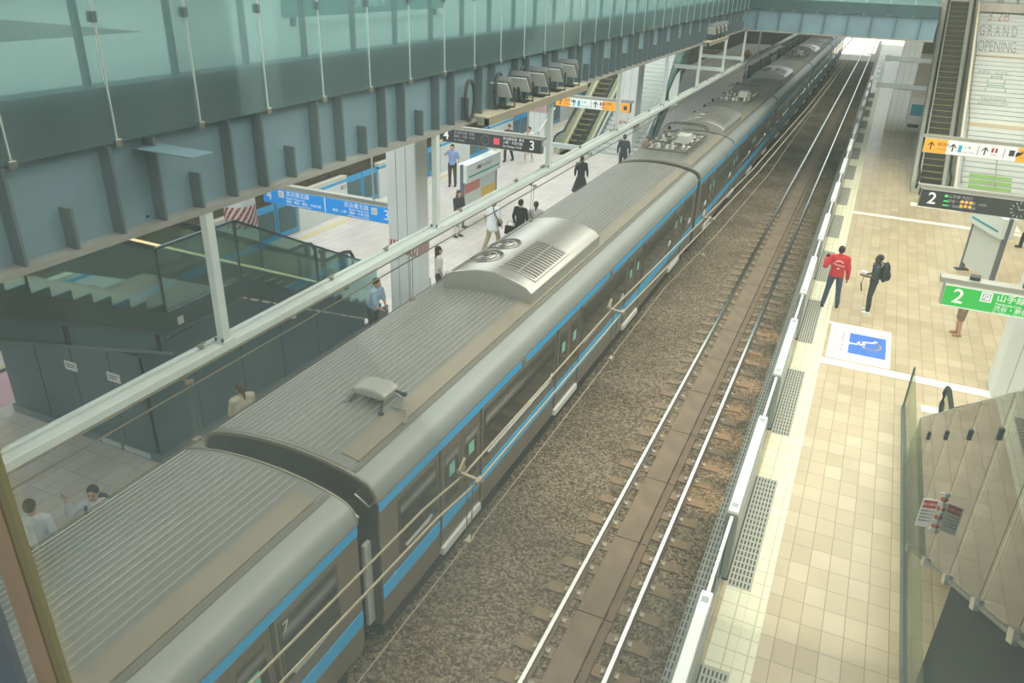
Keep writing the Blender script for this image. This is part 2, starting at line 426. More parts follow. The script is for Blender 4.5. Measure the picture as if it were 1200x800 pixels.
# ================================================================== TRAIN
L = 19.1; HL = L / 2
M_body = mat('train_steel', '#938b7e', .38, .55, var=.06, scale=1.5)
M_roof = mat('train_roof', '#7f807a', .42, .15, var=.10, scale=1.1, stretch=(1, .25, 1))
M_rib = mat('roof_rib', '#a9aaa2', .35, .3)
M_roofstrip = mat('roof_walk_strip', '#8a8373', .55, .1, var=.08, scale=2)
M_gutter = mat('roof_gutter', '#6a6a62', .6)
M_shoulder = mat('roof_shoulder', '#8f9490', .42, .1, var=.04, scale=2)
M_stripe = mat('sky_blue_stripe', '#2bb2ef', .35)
M_win = mat('train_window', '#3b3a33', .08, .0)
M_winf = mat('window_frame', '#5d584e', .4, .4)
M_door = mat('door_steel', '#8a8274', .35, .6)
M_end = mat('car_end_panel', '#4e4b43', .5, .2, var=.1, scale=2)
M_bellow = mat('gangway_rubber', '#2a2b2a', .8)
M_under = mat('underframe', '#2e2b27', .8, .2)
M_ac = mat('ac_casing', '#b9b8b0', .30, .65, var=.05, scale=1.5)
M_grille = mat('ac_grille_dark', '#5b564c', .7)
M_flap = mat('guard_flap', '#c5c6c0', .6)
M_sticker = mat('teal_sticker', '#8fd0bf', .5)

PROF = [(1.44, .92), (1.475, 1.15), (1.475, 3.12), (1.462, 3.22), (1.42, 3.31), (1.34, 3.385), (1.2, 3.44), (1.0, 3.49), (.7, 3.545), (.35, 3.58), (0, 3.59)]
def roofz(x):
    x = abs(x); 
    P = PROF[2:]
    for (a, za), (b, zb) in zip(P, P[1:]):
        if b <= x <= a: return za + (zb - za) * (a - x) / (a - b)
    return 3.59
def make_ac(t, y0):
    a = empty('air_conditioner'); a.parent = t; a.location = (.0, y0, 0)
    hl = 2.05; w = 1.0
    zt = lambda x: 4.03 - .24 * (x / w) ** 2
    prof = [(-w, 3.44)] + [(-w + 2 * w * i / 16, zt(-w + 2 * w * i / 16)) for i in range(17)] + [(w, 3.44)]
    prof[1] = (-w, 3.74); prof[17] = (w, 3.74)
    MB().prism(prof, 'y', -hl, hl).build('ac_casing', M_ac, a, .02, smooth=True)
    # rectangular exhaust grille on the near half, towards +x
    def quad(b, xa, xb, ya, yb, dz, mi=0):
        n = 6
        for i in range(n):
            u0 = xa + (xb - xa) * i / n; u1 = xa + (xb - xa) * (i + 1) / n
            vs = [(u0, ya, zt(u0) + .002), (u1, ya, zt(u1) + .002), (u1, yb, zt(u1) + .002), (u0, yb, zt(u0) + .002)]
            vs += [(v[0], v[1], v[2] + dz) for v in vs]
            b.add(vs, [(0, 3, 2, 1), (4, 5, 6, 7), (0, 1, 5, 4), (1, 2, 6, 5), (2, 3, 7, 6), (3, 0, 4, 7)], mi)
    g1 = MB(); quad(g1, .14, .86, -1.62, .20, .004); go = g1.build('ac_grille', M_grille, a)
    fr = MB()
    quad(fr, .10, .15, -1.66, .24, .014); quad(fr, .85, .90, -1.66, .24, .014); quad(fr, .48, .51, -1.62, .2, .014)
    quad(fr, .10, .90, -1.67, -1.61, .014); quad(fr, .10, .90, .19, .25, .014)
    fr.build('grille_frame', M_ac, a)
    sl_ = MB()
    for k in range(14):
        y = -1.56 + k * .13; quad(sl_, .15, .48, y, y + .05, .010); quad(sl_, .51, .85, y, y + .05, .010)
    sl_.build('grille_slat', M_ac, a)
    # two round fan openings on the other side
    for k, yy in enumerate((-1.15, -.25)):
        f = MB(); ring = []
        n = 20; cx = -.45
        pts = [(cx + .36 * math.cos(2 * PI * q / n), yy + .40 * math.sin(2 * PI * q / n)) for q in range(n)]
        vs = [(x, y, zt(x) + .004) for x, y in pts] + [(cx, yy, zt(cx) + .004)]
        f.add(vs, [(q, (q + 1) % n, n) for q in range(n)])
        f.build('fan_opening', M_grille, a)
        h = MB()
        for rr in (.36, .22, .09):
            h.tube([(cx + rr * math.cos(2 * PI * q / 24), yy + rr * 1.1 * math.sin(2 * PI * q / 24), zt(cx + rr * math.cos(2 * PI * q / 24)) + .012) for q in range(25)], .011, 5)
        h.build('fan_guard', M_ac, a)
    return a
def make_pantograph(t, y0):
    p = empty('pantograph'); p.parent = t; p.location = (0, y0, 3.58)
    b = MB()
    for x in (-.85, .6): b.bar((x, -2.0, .16), (x, 1.6, .16), .06, .08)
    for y in (-2.0, -.6, .6, 1.6): b.bar((-.85, y, .16), (.6, y, .16), .06, .06)
    b.build('base_frame', mat('pantograph_steel', '#77756c', .45, .5), p)
    iz = MB()
    rnd = random.Random(3)
    ins = mat('insulator_white', '#dcdcd2', .3)
    for (x, y) in [(-.85, -1.2), (-.55, -1.2), (-.2, -1.3), (-.85, -.4), (-.5, -.45), (-.1, -.5), (-.8, .4), (-.4, .35), (0, .3), (.3, .35), (.55, -1.2), (.55, .3), (-.7, .9), (-.3, 1.0), (.25, 1.0), (.55, 1.0), (-.1, -.95), (.3, -.9)]:
        MB().lathe([(.05, 0), (.085, .02), (.05, .05), (.085, .07), (.05, .10), (.085, .12), (.05, .15), (.06, .22)], (x, y, .02), 12).build('insulator', ins, p)
    MB().box(-.15, .32, -.3, .35, .12, .42).build('arrester_box', mat('arrester_white', '#cfd2ca', .4), p, .03)
    a = MB()
    a.tube([(-.1, 1.5, .24), (-.1, -1.3, .42)], .035, 8); a.tube([(-.1, -1.3, .42), (-.1, 1.1, .56)], .028, 8)
    a.tube([(-.6, 1.3, .58), (-.75, 1.25, .56), (-.85, 1.2, .48)], .02, 6)
    a.build('arm', mat('pantograph_arm', '#8b8880', .4, .5), p)
    h = MB()
    for y in (1.0, 1.3):
        h.tube([(-.95, y, .42), (-.78, y, .56), (-.45, y, .61), (.3, y, .61), (.6, y, .56), (.75, y, .42)], .022, 6)
    h.build('collector_head', mat('collector_dark', '#55524a', .5, .4), p)
    w = MB()
    for k in range(7):
        x = -.9 + k * .26
        w.tube([(x, -1.9, .1), (x + .05, -1.2, .2), (x, -.2, .12), (x + .1, .9, .16), (x, 1.6, .08)], .013, 5)
    w.build('roof_cable', mat('cable_dark', '#45433d', .7), p)
    return p
def make_car(kind, carno=None, near_end=True, far_end=True):
    t = empty('train_car')
    full = PROF + [(-x, z) for x, z in PROF[-2::-1]]
    MB().prism(full, 'y', -HL, HL).build('car_body', M_body, t, smooth=True)
    # roof skin, slightly proud, with corrugation
    rb = MB(); xs = [-1.34 + .08 * i for i in range(34)]
    xs = [x for x in xs if x <= 1.2]
    prof = [(-1.30, roofz(-1.30) - .02)] + [(x, roofz(x) + .008) for x in [-1.30 + i * (1.02 + 1.30) / 40 for i in range(41)]] + [(1.02, roofz(1.02) - .02)]
    rb.prism(prof, 'y', -HL + .02, HL - .02)
    for k in range(19):
        x = -1.24 + k * .105
        z = roofz(x) + .008; zn = roofz(x + .03) + .008
        for (ya, yb) in ((-HL + .08, -3.55), (.85, HL - .08)):
            rb.prism([(x - .012, z - .004), (x - .006, z + .016), (x + .006, z + .016), (x + .012, zn - .004)], 'y', ya, yb, 1)
    rb.build('roof', [M_roof, M_rib], t, smooth=True)
    z1 = roofz(.78)
    st = MB(); st.prism([(.76, roofz(.76) + .0), (.76, roofz(.76) + .03), (1.04, roofz(1.04) + .03), (1.04, roofz(1.04))], 'y', -HL + .22, HL - .22)
    st.build('roof_strip', M_roofstrip, t)
    gt = MB()
    gt.prism([(1.055, roofz(1.055) + .006), (1.055, roofz(1.055) + .012), (1.13, roofz(1.13) + .012), (1.13, roofz(1.13) + .006)], 'y', -HL + .03, HL - .03)
    gt.build('roof_gutter', M_gutter, t)
    sh = MB(); pr_ = [(x, roofz(x) + .006) for x in (1.14, 1.2, 1.27, 1.34, 1.38, 1.42)] + [(1.464, 3.22), (1.48, 3.15), (1.45, 3.15), (1.40, 3.29), (1.2, 3.42)]
    sh.prism(pr_, 'y', -HL, HL); sh.build('roof_shoulder', M_shoulder, t, smooth=True)
    gl = MB(); gl.box(1.472, 1.492, -HL, HL, 3.125, 3.145); gl.build('rain_gutter', mat('rain_gutter', '#8a7c6a', .5, .3), t)
    # blue stripes
    for (a, b, nm) in ((2.955, 3.12, 'upper_stripe'), (1.42, 1.66, 'lower_stripe')):
        s = MB(); cuts = [-HL]
        for d in (-7.23, -2.41, 2.41, 7.23):
            if nm == 'lower_stripe': cuts += [d - .65, d - .64, d, d + .008, d + .64, d + .65]
        if nm == 'upper_stripe': cuts += [-4.91, -4.73, .21, .39]
        cuts.append(HL)
        for i in range(0, len(cuts), 2):
            s.box(1.474, 1.484, cuts[i], cuts[i + 1], a, b); s.box(-1.484, -1.474, cuts[i], cuts[i + 1], a, b)
        s.build(nm, M_stripe, t)
    # doors
    for d in (-7.23, -2.41, 2.41, 7.23):
        for sg in (-1, 1):
            a, b = (d - .65, d - .006) if sg < 0 else (d + .006, d + .65)
            lf = MB().box(1.45, 1.481, a, b, 1.13, 2.93).build('door', M_door, t)
            MB().box(1.476, 1.486, a + .1, b - .1, 1.85, 2.78).build('door_window', M_win, lf, .03)
            if sg < 0 or True:
                yy = (a + b) / 2
                MB().box(1.486, 1.489, yy - .09, yy + .09, 2.3, 2.52).build('door_sticker', M_sticker, lf)
        MB().box(1.47, 1.487, d - .72, d - .66, 1.13, 2.95).build('door_post', M_winf, t)
        MB().box(1.47, 1.487, d + .66, d + .72, 1.13, 2.95).build('door_post', M_winf, t)
        MB().box(1.40, 1.515, d - .66, d + .66, .93, 1.06).build('door_step', mat('door_step_alu', '#e4e6e2', .35, .2), t)
    for d in (-4.82, .30): MB().box(1.47, 1.50, d - .06, d + .06, 2.97, 3.09).build('side_lamp', mat('side_lamp', '#8a7a6c', .4), t)
    # windows
    for (a, b) in ((-HL + .45, -7.23 - .78), (-7.23 + .8, -2.41 - .8), (-2.41 + .8, 2.41 - .8), (2.41 + .8, 7.23 - .8), (7.23 + .78, HL - .45)):
        w = MB().box(1.474, 1.485, a, b, 1.90, 2.86).build('window', M_winf, t, .004)
        MB().box(1.482, 1.488, a + .05, b - .05, 1.95, 2.81).build('window_pane', M_win, w)
        MB().box(1.486, 1.492, a + .05, b - .05, 2.48, 2.50).build('window_bar', M_black, w)
        sl2 = MB(); sl2.tube([(1.50, a + .15, 1.93), (1.50, b - .28, 1.93), (1.50, b - .18, 1.96), (1.50, b - .10, 2.06)], .02, 6)
        sl2.build('window_glint_strip', M_chrome, w)  # bright strip added in place of a reflection along the window bottom
    # ends
    e0 = -HL
    for sgn in (-1, 1):
        y = sgn * HL
        ep = MB(); inner = [(x * .985, max(.95, z - .03)) for x, z in full]
        ep.prism(inner, 'y', y, y + sgn * .03); ep.build('end_wall', M_end, t)
        g_ = MB(); g_.box(-.55, .55, y, y + sgn * .23, 1.1, 3.12); g_.build('gangway_bellows', M_bellow, t, .04)
        rm = MB(); rp = full[2:-2]
        for (x0, z0), (x1, z1_) in zip(rp, rp[1:]): rm.bar((x0 * .99, y + sgn * .02, z0 - .015), (x1 * .99, y + sgn * .02, z1_ - .015), .05, .03, up=(0, 1, 0))
        rm.build('roof_end_rim', M_roofstrip, t)
        for xx in (1.30, -1.30):
            MB().box(xx - .035, xx + .035, y, y + sgn * .17, 1.0, 2.45).build('guard_flap', M_flap, t, .02)
        MB().tube([(1.2, y + sgn * .03, 3.25), (1.2, y + sgn * .13, 3.25), (1.42, y + sgn * .13, 3.12), (1.42, y + sgn * .03, 3.12)], .014, 6).build('grab_rail', M_steel, t)
    MB().box(-1.3, 1.3, -HL + .2, HL - .2, .45, .92).build('underframe', M_under, t)
    for yb in (-HL + 2.9, HL - 2.9):
        bg = MB(); bg.box(-1.0, 1.0, yb - 1.5, yb + 1.5, .3, .55)
        for yy in (yb - 1.05, yb + 1.05):
            for xx in (-.56, .56): bg.prism([(yy + .43 * math.cos(q * PI / 10), .43 + .43 * math.sin(q * PI / 10)) for q in range(20)], 'x', xx - .06, xx + .06)
        bg.build('bogie', M_under, t)
    if 'ac' in kind: make_ac(t, -1.35)
    if 'ant' in kind:
        an = empty('roof_antenna'); an.parent = t; an.location = (.40, -7.95, 3.47)
        MB().prism([(-.24, .22), (-.30, .28), (-.27, .33), (-.1, .37), (.12, .37), (.27, .33), (.30, .28), (.24, .22)], 'y', -.2, .2).build('antenna_case', mat('antenna_case', '#a9a89e', .5, .2), an, .04, smooth=True)
        for xx in (-.24, .24):
            for yy in (-.2, .2): MB().tube([(xx * .9, yy * .8, .24), (xx * 1.25, yy * 1.6, .10)], .022, 6).ell((xx * 1.25, yy * 1.6, .11), (.05, .04, .03), 8, 6).build('antenna_foot', M_dark, an)
        MB().tube([(.25, .1, .22), (.42, .12, .16), (.48, -.05, .12), (.36, -.12, .13), (.6, -.1, .12), (.68, -.22, .10), (.70, -.34, .06)], .016, 6).build('antenna_cable', mat('cable_grey', '#8d8c84', .6), an)
    if 'pan' in kind: make_pantograph(t, -HL + 3.0)
    if 'pan2' in kind: make_pantograph(t, HL - 3.0)
    if 'seam' in kind:
        rr = MB(); yy = -HL + 6.1
        for (x0, z0), (x1, z1_) in zip(full[3:-3], full[4:-3]): rr.bar((x0, yy, z0 + .02), (x1, yy, z1_ + .02), .07, .03, up=(0, 1, 0))
        rr.build('roof_seam', M_gutter, t)
    if carno: text(carno, .22, mat('car_number', '#e8e4da', .5), t, (1.489, carno_y, 2.72), (PI / 2, 0, PI / 2), name='car_number')
    return t
TXC = -6.31
carno_y = 8.12
Y0 = 6.80
cars = [('ac ant', Y0, 'blue-striped train car with a ribbed roof, silver air conditioner and small roof antenna'),
        ('ac', Y0 - 19.6, 'nearest train car, its ribbed roof cut by the lower left corner of the view'),
        ('ac pan seam pan2', Y0 + 19.6, 'train car with folded pantograph and white insulators behind the antenna car'),
        ('ac', Y0 + 39.2, 'train car fourth along, just past the orange warning sign'),
        ('ac pan', Y0 + 58.8, 'train car under the near edge of the cross bridge'),
        ('ac', Y0 + 78.4, 'last visible train car in the daylight beyond the cross bridge')]
for kind, y0, lab in cars:
    car = make_car(kind, '7' if 'nearest' in lab else None)
    car.location = (TXC, y0 + HL, 0); tag(car, lab, 'train car', 'train cars')

# ================================================================== OVERHEAD LINES
M_wire = mat('wire_bronze', '#a89c84', .4, .5)
M_wired = mat('wire_dark', '#6c6656', .5, .4)
def wire(pts, r, lab, m=M_wire, g='overhead wires'):
    o = MB().tube(pts, r * .8, 6).build('overhead_wire', m); return tag(o, lab, 'wire', g)
MR = [(-2.72, 1.2, 5.52), (-2.71, 2.51, 5.46), (-2.63, 4.43, 5.45), (-2.56, 4.99, 5.45), (-2.54, 9.13, 5.45), (-2.37, 13.13, 5.45), (-2.17, 18.36, 5.45), (-1.98, 29.05, 5.45), (-1.85, 45, 5.5), (-1.85, 80, 5.6)]
wire([(x - .07, y, z) for x, y, z in MR], .014, 'left one of the paired upper wires above the empty track')
wire([(x + .07, y, z - .03) for x, y, z in MR], .014, 'right one of the paired upper wires above the empty track')
wire([(-2.6, 1.2, 4.75), (-2.57, 3.23, 4.75), (-2.55, 6.84, 4.75), (-2.55, 12.05, 4.75), (-2.35, 15.38, 4.75), (-2.16, 21.19, 4.75), (-2.1, 80, 4.75)], .007, 'single thin contact wire running below the paired wires over the ballast', M_wire)
def clamp(x, y, z, zc, lab, w=.1):
    t = empty('wire_clamp', (x, y, z))
    b = MB(); b.bar((-w - .03, 0, .03), (w + .03, 0, .0), .028, .02); b.obox((-w, .03, .04), ((1, 0, 0), (0, 1, 0), (0, 0, 1)), (.018, .05, .018)); b.obox((w, -.02, .02), ((1, 0, 0), (0, 1, 0), (0, 0, 1)), (.018, .05, .018))
    b.tube([(-w, .1, .12), (-w, 0, .05)], .018, 6)
    b.build('clamp_bracket', mat('clamp_bronze', '#9b9078', .4, .5), t)
    MB().tube([(-.03, 0, 0), (-.025, 0, zc - z)], .005, 5).tube([(.03, 0, 0), (.02, 0, zc - z)], .005, 5).build('dropper', M_wired, t)
    MB().box(-.03, .03, -.05, .05, zc - z - .02, zc - z + .02).build('wire_grip', mat('clamp_bronze', '#9b9078', .4, .5), t)
    return tag(t, lab, 'wire clamp', 'wire clamps')
clamp(-2.56, 4.99, 5.45, 4.75, 'bronze wire clamp hanging over the blue stripe of the antenna car')
clamp(-2.54, 9.13, 5.45, 4.75, 'bronze wire clamp over the train side at the second door')
clamp(-2.33, 14.0, 5.45, 4.75, 'bronze wire clamp over the ballast beyond the air conditioner')
XL = -6.38
wire([(XL - .06, 1.2, 5.24), (XL - .06, 200, 5.24)], .014, 'upper left wire tucked under the white overhead beam')
wire([(XL + .06, 1.2, 5.16), (XL + .06, 200, 5.16)], .014, 'upper right wire tucked under the white overhead beam', M_wired)
wire([(XL, 1.2, 4.43), (XL, 200, 4.43)], .010, 'single contact wire just above the roof of the train', M_wired)
clamp(XL, 5.45, 5.2, 4.43, 'wire clamp under the white beam by the dark stair wall', .06)
clamp(XL, 10.25, 5.2, 4.43, 'wire clamp under the white beam in front of the big column', .06)
clamp(XL, 15.3, 5.2, 4.43, 'wire clamp under the white beam by the man in white', .06)
# white support beam and posts
t = empty('support_beam', (-6.35, 0, 0))
MB().box(-.07, .07, 1.0, 75, 5.36, 5.46).build('beam_web', M_beam, t, .01)
MB().box(-.155, -.09, 1.0, 75, 5.42, 5.48).build('beam_conduit', M_beam, t, .01)
MB().box(-.09, -.07, 1.0, 75, 5.40, 5.43).build('beam_groove', mat('beam_groove', '#8a8876', .6), t)
for k in range(24):
    y = 3.3 + k * 2.1 + (k % 3) * .35
    MB().box(-.13, -.05, y, y + .04, 5.46, 5.50).tube([(-.12, y + .02, 5.49), (-.08, y + .09, 5.52)], .014, 6).build('beam_bracket', mat('bracket_bronze', '#8f8a78', .5, .4), t)
tag(t, 'long white steel beam hung over the train, carrying wires', 'beam')
for k in range(9):
    y = 6.05 + 5.0 * k
    pt = empty('hanger_post', (-6.35, y, 5.46))
    MB().box(-.05, .05, -.055, .055, 0, 1.58).build('post_shaft', M_beam, pt, .008)
    MB().box(-.075, .075, -.10, .10, 0, .025).build('foot_plate', M_beam, pt)
    for sx in (-.05, .05): MB().lathe([(.014, 0), (.014, .04)], (sx, -.08, .025), 8).build('anchor_bolt', M_dark, pt)
    tag(pt, 'white post between deck girder and overhead beam, %s from the near end' % ORD[k], 'post', 'hanger posts')

# ================================================================== LEFT DECK
GX = -6.45
DE = 41.0   # where the cross bridge begins
d = MB()
d.box(GX - .04, GX, -2, DE + 4, 7.08, 7.92)           # web
struct(d.build('wall_left_girder', M_girder))
d = MB(); d.box(GX - .35, GX + .16, -2, DE + 4, 7.02, 7.08); struct(d.build('trim_2', mat('girder_flange', '#90908a', .5, var=.08, scale=2)))
st = MB().box(0, .15, -.014, .014, 0, .84).build('girder_stiffener', M_girder2); st.location = (GX, 2.4, 7.08)
tag(st, 'vertical steel stiffener plate on the blue-grey deck girder', 'stiffener', 'stiffeners of the deck girder')
ys = [3.45 + .51 * k for k in range(1, 72)]
for i, y in enumerate(ys):
    c = st.copy(); C.objects.link(c); c.location = (GX, y, 7.08)
    if i % 3 == 1: c.scale = (1, 1, .45)
# bolted splice plate
sp = empty('splice_plate', (GX, 5.38, 7.12))
MB().box(0, .012, -.12, .16, 0, .78).build('plate', M_girder, sp)
for k in range(14):
    for yy in (-.05, .06):
        MB().lathe([(.018, 0), (.018, .012), (.01, .022)], (0, 0, 0), 6).build('bolt', M_dark, sp)
        bo = sp.children[-1]; bo.location = (.012, yy, .06 + k * .05); bo.rotation_euler = (0, PI / 2, 0)
tag(sp, 'splice plate with two rows of dark bolts on the deck girder', 'splice plate')
d = MB(); d.box(-6.62, -6.36, -2, DE + 4, 7.92, 8.42); struct(d.build('trim_3', M_fascia))
d = MB(); d.box(-40, -6.62, 9.2, 70, 8.0, 8.42).box(-10.4, -6.62, -2, 9.2, 8.0, 8.42).box(-40, -14.6, -2, 9.2, 8.0, 8.42); struct(d.build('deck_floor', M_deckfloor))
d = MB(); d.box(-40, -6.62, 9.2, 70, 7.6, 8.0).box(-10.4, -6.62, -2, 9.2, 7.6, 8.0).box(-40, -14.6, -2, 9.2, 7.6, 8.0); struct(d.build('deck_soffit', mat('deck_soffit', '#7f8988', .7)))
# glass panels of the deck balustrade
GP = -6.30
def deck_panel():
    t = empty('glass_balustrade')
    MB().box(-.008, .008, -.505, .505, 0, 2.05).build('panel_glass', M_glassA, t)
    MB().box(-.004, .016, -.515, -.503, .02, 2.05).build('panel_joint', mat('joint_seal', '#b9cac6', .5), t)
    MB().box(-.012, .035, -.545, -.475, -.035, .035).build('panel_clamp', M_steel, t, .006)
    MB().box(-.05, .02, -.535, -.485, 1.03, 1.12).build('panel_fitting', M_girder2, t)
    MB().box(-.27, -.20, -.53, -.49, .48, 2.0).build('panel_fin', mat('fin_steel', '#5f7074', .5), t)
    return t
gp = deck_panel(); gp.location = (GP, 4.03 + .515 - 1.03, 7.94)
NP = 38
for k in range(NP):
    o = gp if k == 0 else copy_tree(gp)
    o.location = (GP, 4.545 - 1.03 + 1.032 * k, 7.94)
    tag(o, 'teal glass panel of the left deck balustrade, ' + (ORD[k] + ' from near end' if k < 20 else 'in the far run beside the cross bridge'), 'glass panel', 'glass panels of the left deck')
# ledge with floodlights
for (y0, y1, n, lab) in ((12.4, 17.6, 5, 'near'), (31.0, 35.0, 4, 'far')):
    t = empty('ledge', (-6.7, (y0 + y1) / 2, 7.085)); h = (y1 - y0) / 2
    MB().box(.24, .62, -h, h, 0, .035).build('ledge_top', mat('ledge_beige', '#b3ab96', .6), t, .01)
    MB().box(.56, .62, -h, h, -.12, 0).box(.42, .62, -h, -h + .06, -.12, 0).build('ledge_skirt', mat('ledge_skirt', '#8d8675', .6), t)
    tag(t, 'beige service ledge under the deck girder with the %s row of floodlights' % lab, 'ledge')
    for k in range(n):
        f = empty('floodlight', (-6.22, y0 + .9 + k * (y1 - y0 - 1.6) / max(1, n - 1) * .95, 7.12))
        ax = (Vector((1, 0, 0)), Vector((0, .78, .62)), Vector((0, -.62, .78)))
        MB().obox((0, 0, .40), ax, (.20, .07, .20)).build('lamp_body', mat('lamp_grey', '#77797a', .5, .3), f, .02)
        MB().obox((0, -.075, .345), ax, (.17, .012, .17)).build('lamp_glass', mat('lamp_lens', '#c9d0d0', .1), f)
        MB().tube([(-.22, .03, .40), (-.22, .05, .05), (.22, .05, .05), (.22, .03, .40)], .018, 6).box(-.1, .1, -.02, .14, 0, .05).build('lamp_bracket', M_dark, f)
        tag(f, 'grey floodlight on the %s service ledge, %s from the near end' % (lab, ORD[k]), 'floodlight', 'floodlights on the %s ledge' % lab)
for k, y in enumerate((12.1, 13.25, 14.3)):
    o = MB().tube([(0, .17 * math.cos(a * PI / 12), .33 * math.sin(a * PI / 12)) for a in range(25)], .03, 7).build('cable_coil', M_dark, smooth=True)
    o.location = (GX + .175, y, 7.42)
    tag(o, 'dark coiled cable hung on the deck girder, %s from the near end' % ORD[k], 'cable coil', 'cable coils on the girder')

t = empty('shop_sign', (-9.6, 14.2, 8.42))
MB().box(-.04, .04, -2.7, 2.9, .14, .75).build('sign_case', mat('shop_sign_teal', '#5f9890', .5), t); MB().box(-.03, .03, -2.5, -2.4, 0, .14).box(-.03, .03, 2.5, 2.6, 0, .14).build('sign_leg', M_dark, t)
text('Ekipark', .42, mat('sign_white', '#f2f4f2', .4, emit=.15), t, (.045, -.15, .38), (PI / 2, 0, PI / 2))
tag(t, 'teal sign with white lettering on the upper deck behind the glass', 'sign')
# ---- cross bridge
d = MB(); d.box(-6.45, 1.75, DE, DE + .04, 7.02, 7.95); struct(d.build('wall_back_girder', M_girder))
d = MB(); d.box(-6.45, 1.75, DE - .16, DE + .3, 6.96, 7.02); struct(d.build('trim_4', mat('girder_flange', '#90908a', .5)))
d = MB(); d.box(-6.36, 1.75, DE - .1, DE, 7.95, 8.42); struct(d.build('trim_5', M_fascia))
d = MB(); d.box(-6.6, 1.75, DE, DE + 14, 8.0, 8.42); struct(d.build('deck_floor', M_deckfloor))
d = MB(); d.box(-6.6, 1.75, DE + .04, DE + 14, 7.1, 8.0); struct(d.build('deck_soffit', mat('deck_soffit', '#7f8988', .7)))
for k in range(8):
    c = MB().box(-.014, .014, -.14, 0, 0, .93).build('girder_stiffener', M_girder2); c.location = (-5.9 + k * 1.0, DE, 7.02)
    tag(c, 'vertical seam plate on the cross bridge girder, %s from the left' % ORD[k], 'stiffener', 'stiffeners of the cross bridge')
for k in range(8):
    t = empty('glass_balustrade', (-5.8 + k * 1.0, DE - .14, 7.94))
    MB().box(-.495, .495, -.008, .008, 0, 2.05).build('panel_glass', M_glassA, t)
    MB().box(-.53, -.47, -.035, .01, -.03, .03).build('panel_clamp', M_steel, t)
    tag(t, 'teal glass panel of the cross bridge balustrade, %s from the left' % ORD[k], 'glass panel', 'glass panels of the cross bridge')

# ================================================================== ISLAND PLATFORM (left)
p = MB(); p.box(-17.2, -7.92, -6, 110, .55, PZ); struct(p.build('platform_floor', M_tileL))
p = MB(); p.box(-17.15, -7.95, -6, 110, -.9, .55); struct(p.build('platform_wall', mat('platform_concrete', '#6d655a', .9)))
yb = MB(); yb.box(-8.55, -8.25, -5, 90, PZ, PZ + .005); yb.box(-16.5, -16.2, 5, 90, PZ, PZ + .005)
o = yb.build('tactile_paving', mat('island_tactile', '#cfc196', .6)); tag(o, 'pale yellow tactile lines along both edges of the left island platform', 'tactile paving', None, 'stuff')
struct(MB().box(-26.3, -26, -6, 110, -.9, 9).build('wall_left', mat('far_wall_dark', '#39423f', .8, var=.2, scale=.4)))
# platform doors on the far edge of the island platform
M_dwhite = mat('door_white', '#d3dad8', .4)
M_dglass = mat('door_glass_dark', '#3f6066', .15)
M_dblue = mat('door_blue', '#2e9fd6', .4)
t0 = None
for k in range(12):
    y = 10.4 + 4.85 * k
    t = empty('platform_door', (-16.95, y, PZ))
    MB().box(-.1, .1, 0, 2.75, 0, 1.3).build('housing_body', M_dwhite, t, .015)
    MB().box(-.105, .105, 0, 2.75, 1.12, 1.22).build('blue_band', M_dblue, t)
    MB().box(-.12, .12, 0, 2.75, 1.3, 1.34).build('top_cover', mat('door_top', '#c9c6b4', .5), t)
    for a in (2.80, 3.83):
        lf = MB().box(-.03, .03, a, a + .97, .05, 1.22).build('door_leaf', M_dblue, t)
        MB().box(-.034, .034, a + .05, a + .92, .2, 1.02).build('leaf_glass', M_dglass, lf)
    if k in (2, 4): text('出口', .16, M_dark, t, (.108, 2.5, .95), (PI / 2, 0, PI / 2), name='door_notice')
    tag(t, 'white and blue platform door unit on the far edge of the left island, %s from the near end' % ORD[k], 'platform door', 'platform doors of the left island')
# columns
M_col = mat('column_white', '#e6ebe8', .45, var=.05, scale=.8)
M_tape_r = mat('tape_red', '#a5303a', .5); M_tape_w = mat('tape_white', '#e8e4e0', .5)
def tape_band(t, w, d, z0, z1, n):
    b = MB()
    b.box(-w - .006, w + .006, -d - .006, d + .006, z0, z1, 0)
    per = 2 * w / n
    for i in range(n):
        x0 = -w + i * per; sh_ = per * .9
        b.add([(x0, -d - .009, z0), (x0 + per * .5, -d - .009, z0), (min(w, x0 + per * .5 + sh_), -d - .009, z1), (min(w, x0 + sh_), -d - .009, z1)], [(0, 1, 2, 3)], 1)
    m = max(2, int(n * d / w)); per = 2 * d / m
    for i in range(m):
        y0 = -d + i * per
        for xx in (w + .009, -w - .009):
            b.add([(xx, y0, z0), (xx, y0 + per * .5, z0), (xx, min(d, y0 + per * 1.3), z1), (xx, min(d, y0 + per * .8), z1)], [(0, 1, 2, 3)], 1)
    return b.build('warning_tape', [M_tape_w, M_tape_r], t)
def column(x, y, w, d, lab, tape, ztop=7.6):
    t = empty('column', (x, y, PZ))
    MB().box(-w, w, -d, d, 0, ztop - PZ).build('column_shaft', M_col, t, .03)
    sm = MB()
    for xx in (-w * .33, w * .33): sm.box(xx - .006, xx + .006, -d - .004, d + .004, 0, ztop - PZ)
    sm.build('panel_seam', mat('seam_grey', '#8f9894', .6), t)
    if tape: tape_band(t, w, d, tape[0], tape[1], 10)
    return tag(t, lab, 'column', 'station columns')
column(-9.80, 15.68, .41, .28, 'big white column right of the blue hanging sign', (1.9, 2.25))
column(-10.85, 37.6, .5, .5, 'white column in front of the far stairs, red and white tape low on it', (1.4, 1.75), 7.9)
column(-15.4, 37.6, .45, .5, 'white column behind the floodlight ledge with striped tape near its top', (1.7, 2.1), 7.4)
t = empty('column', (-15.1, 15.6, PZ))
MB().lathe([(.42, 0), (.42, 6.4)], n=28).build('column_shaft', M_col, t, smooth=True)
b = MB()
b.lathe([(.425, 1.75), (.425, 2.35)], n=28)
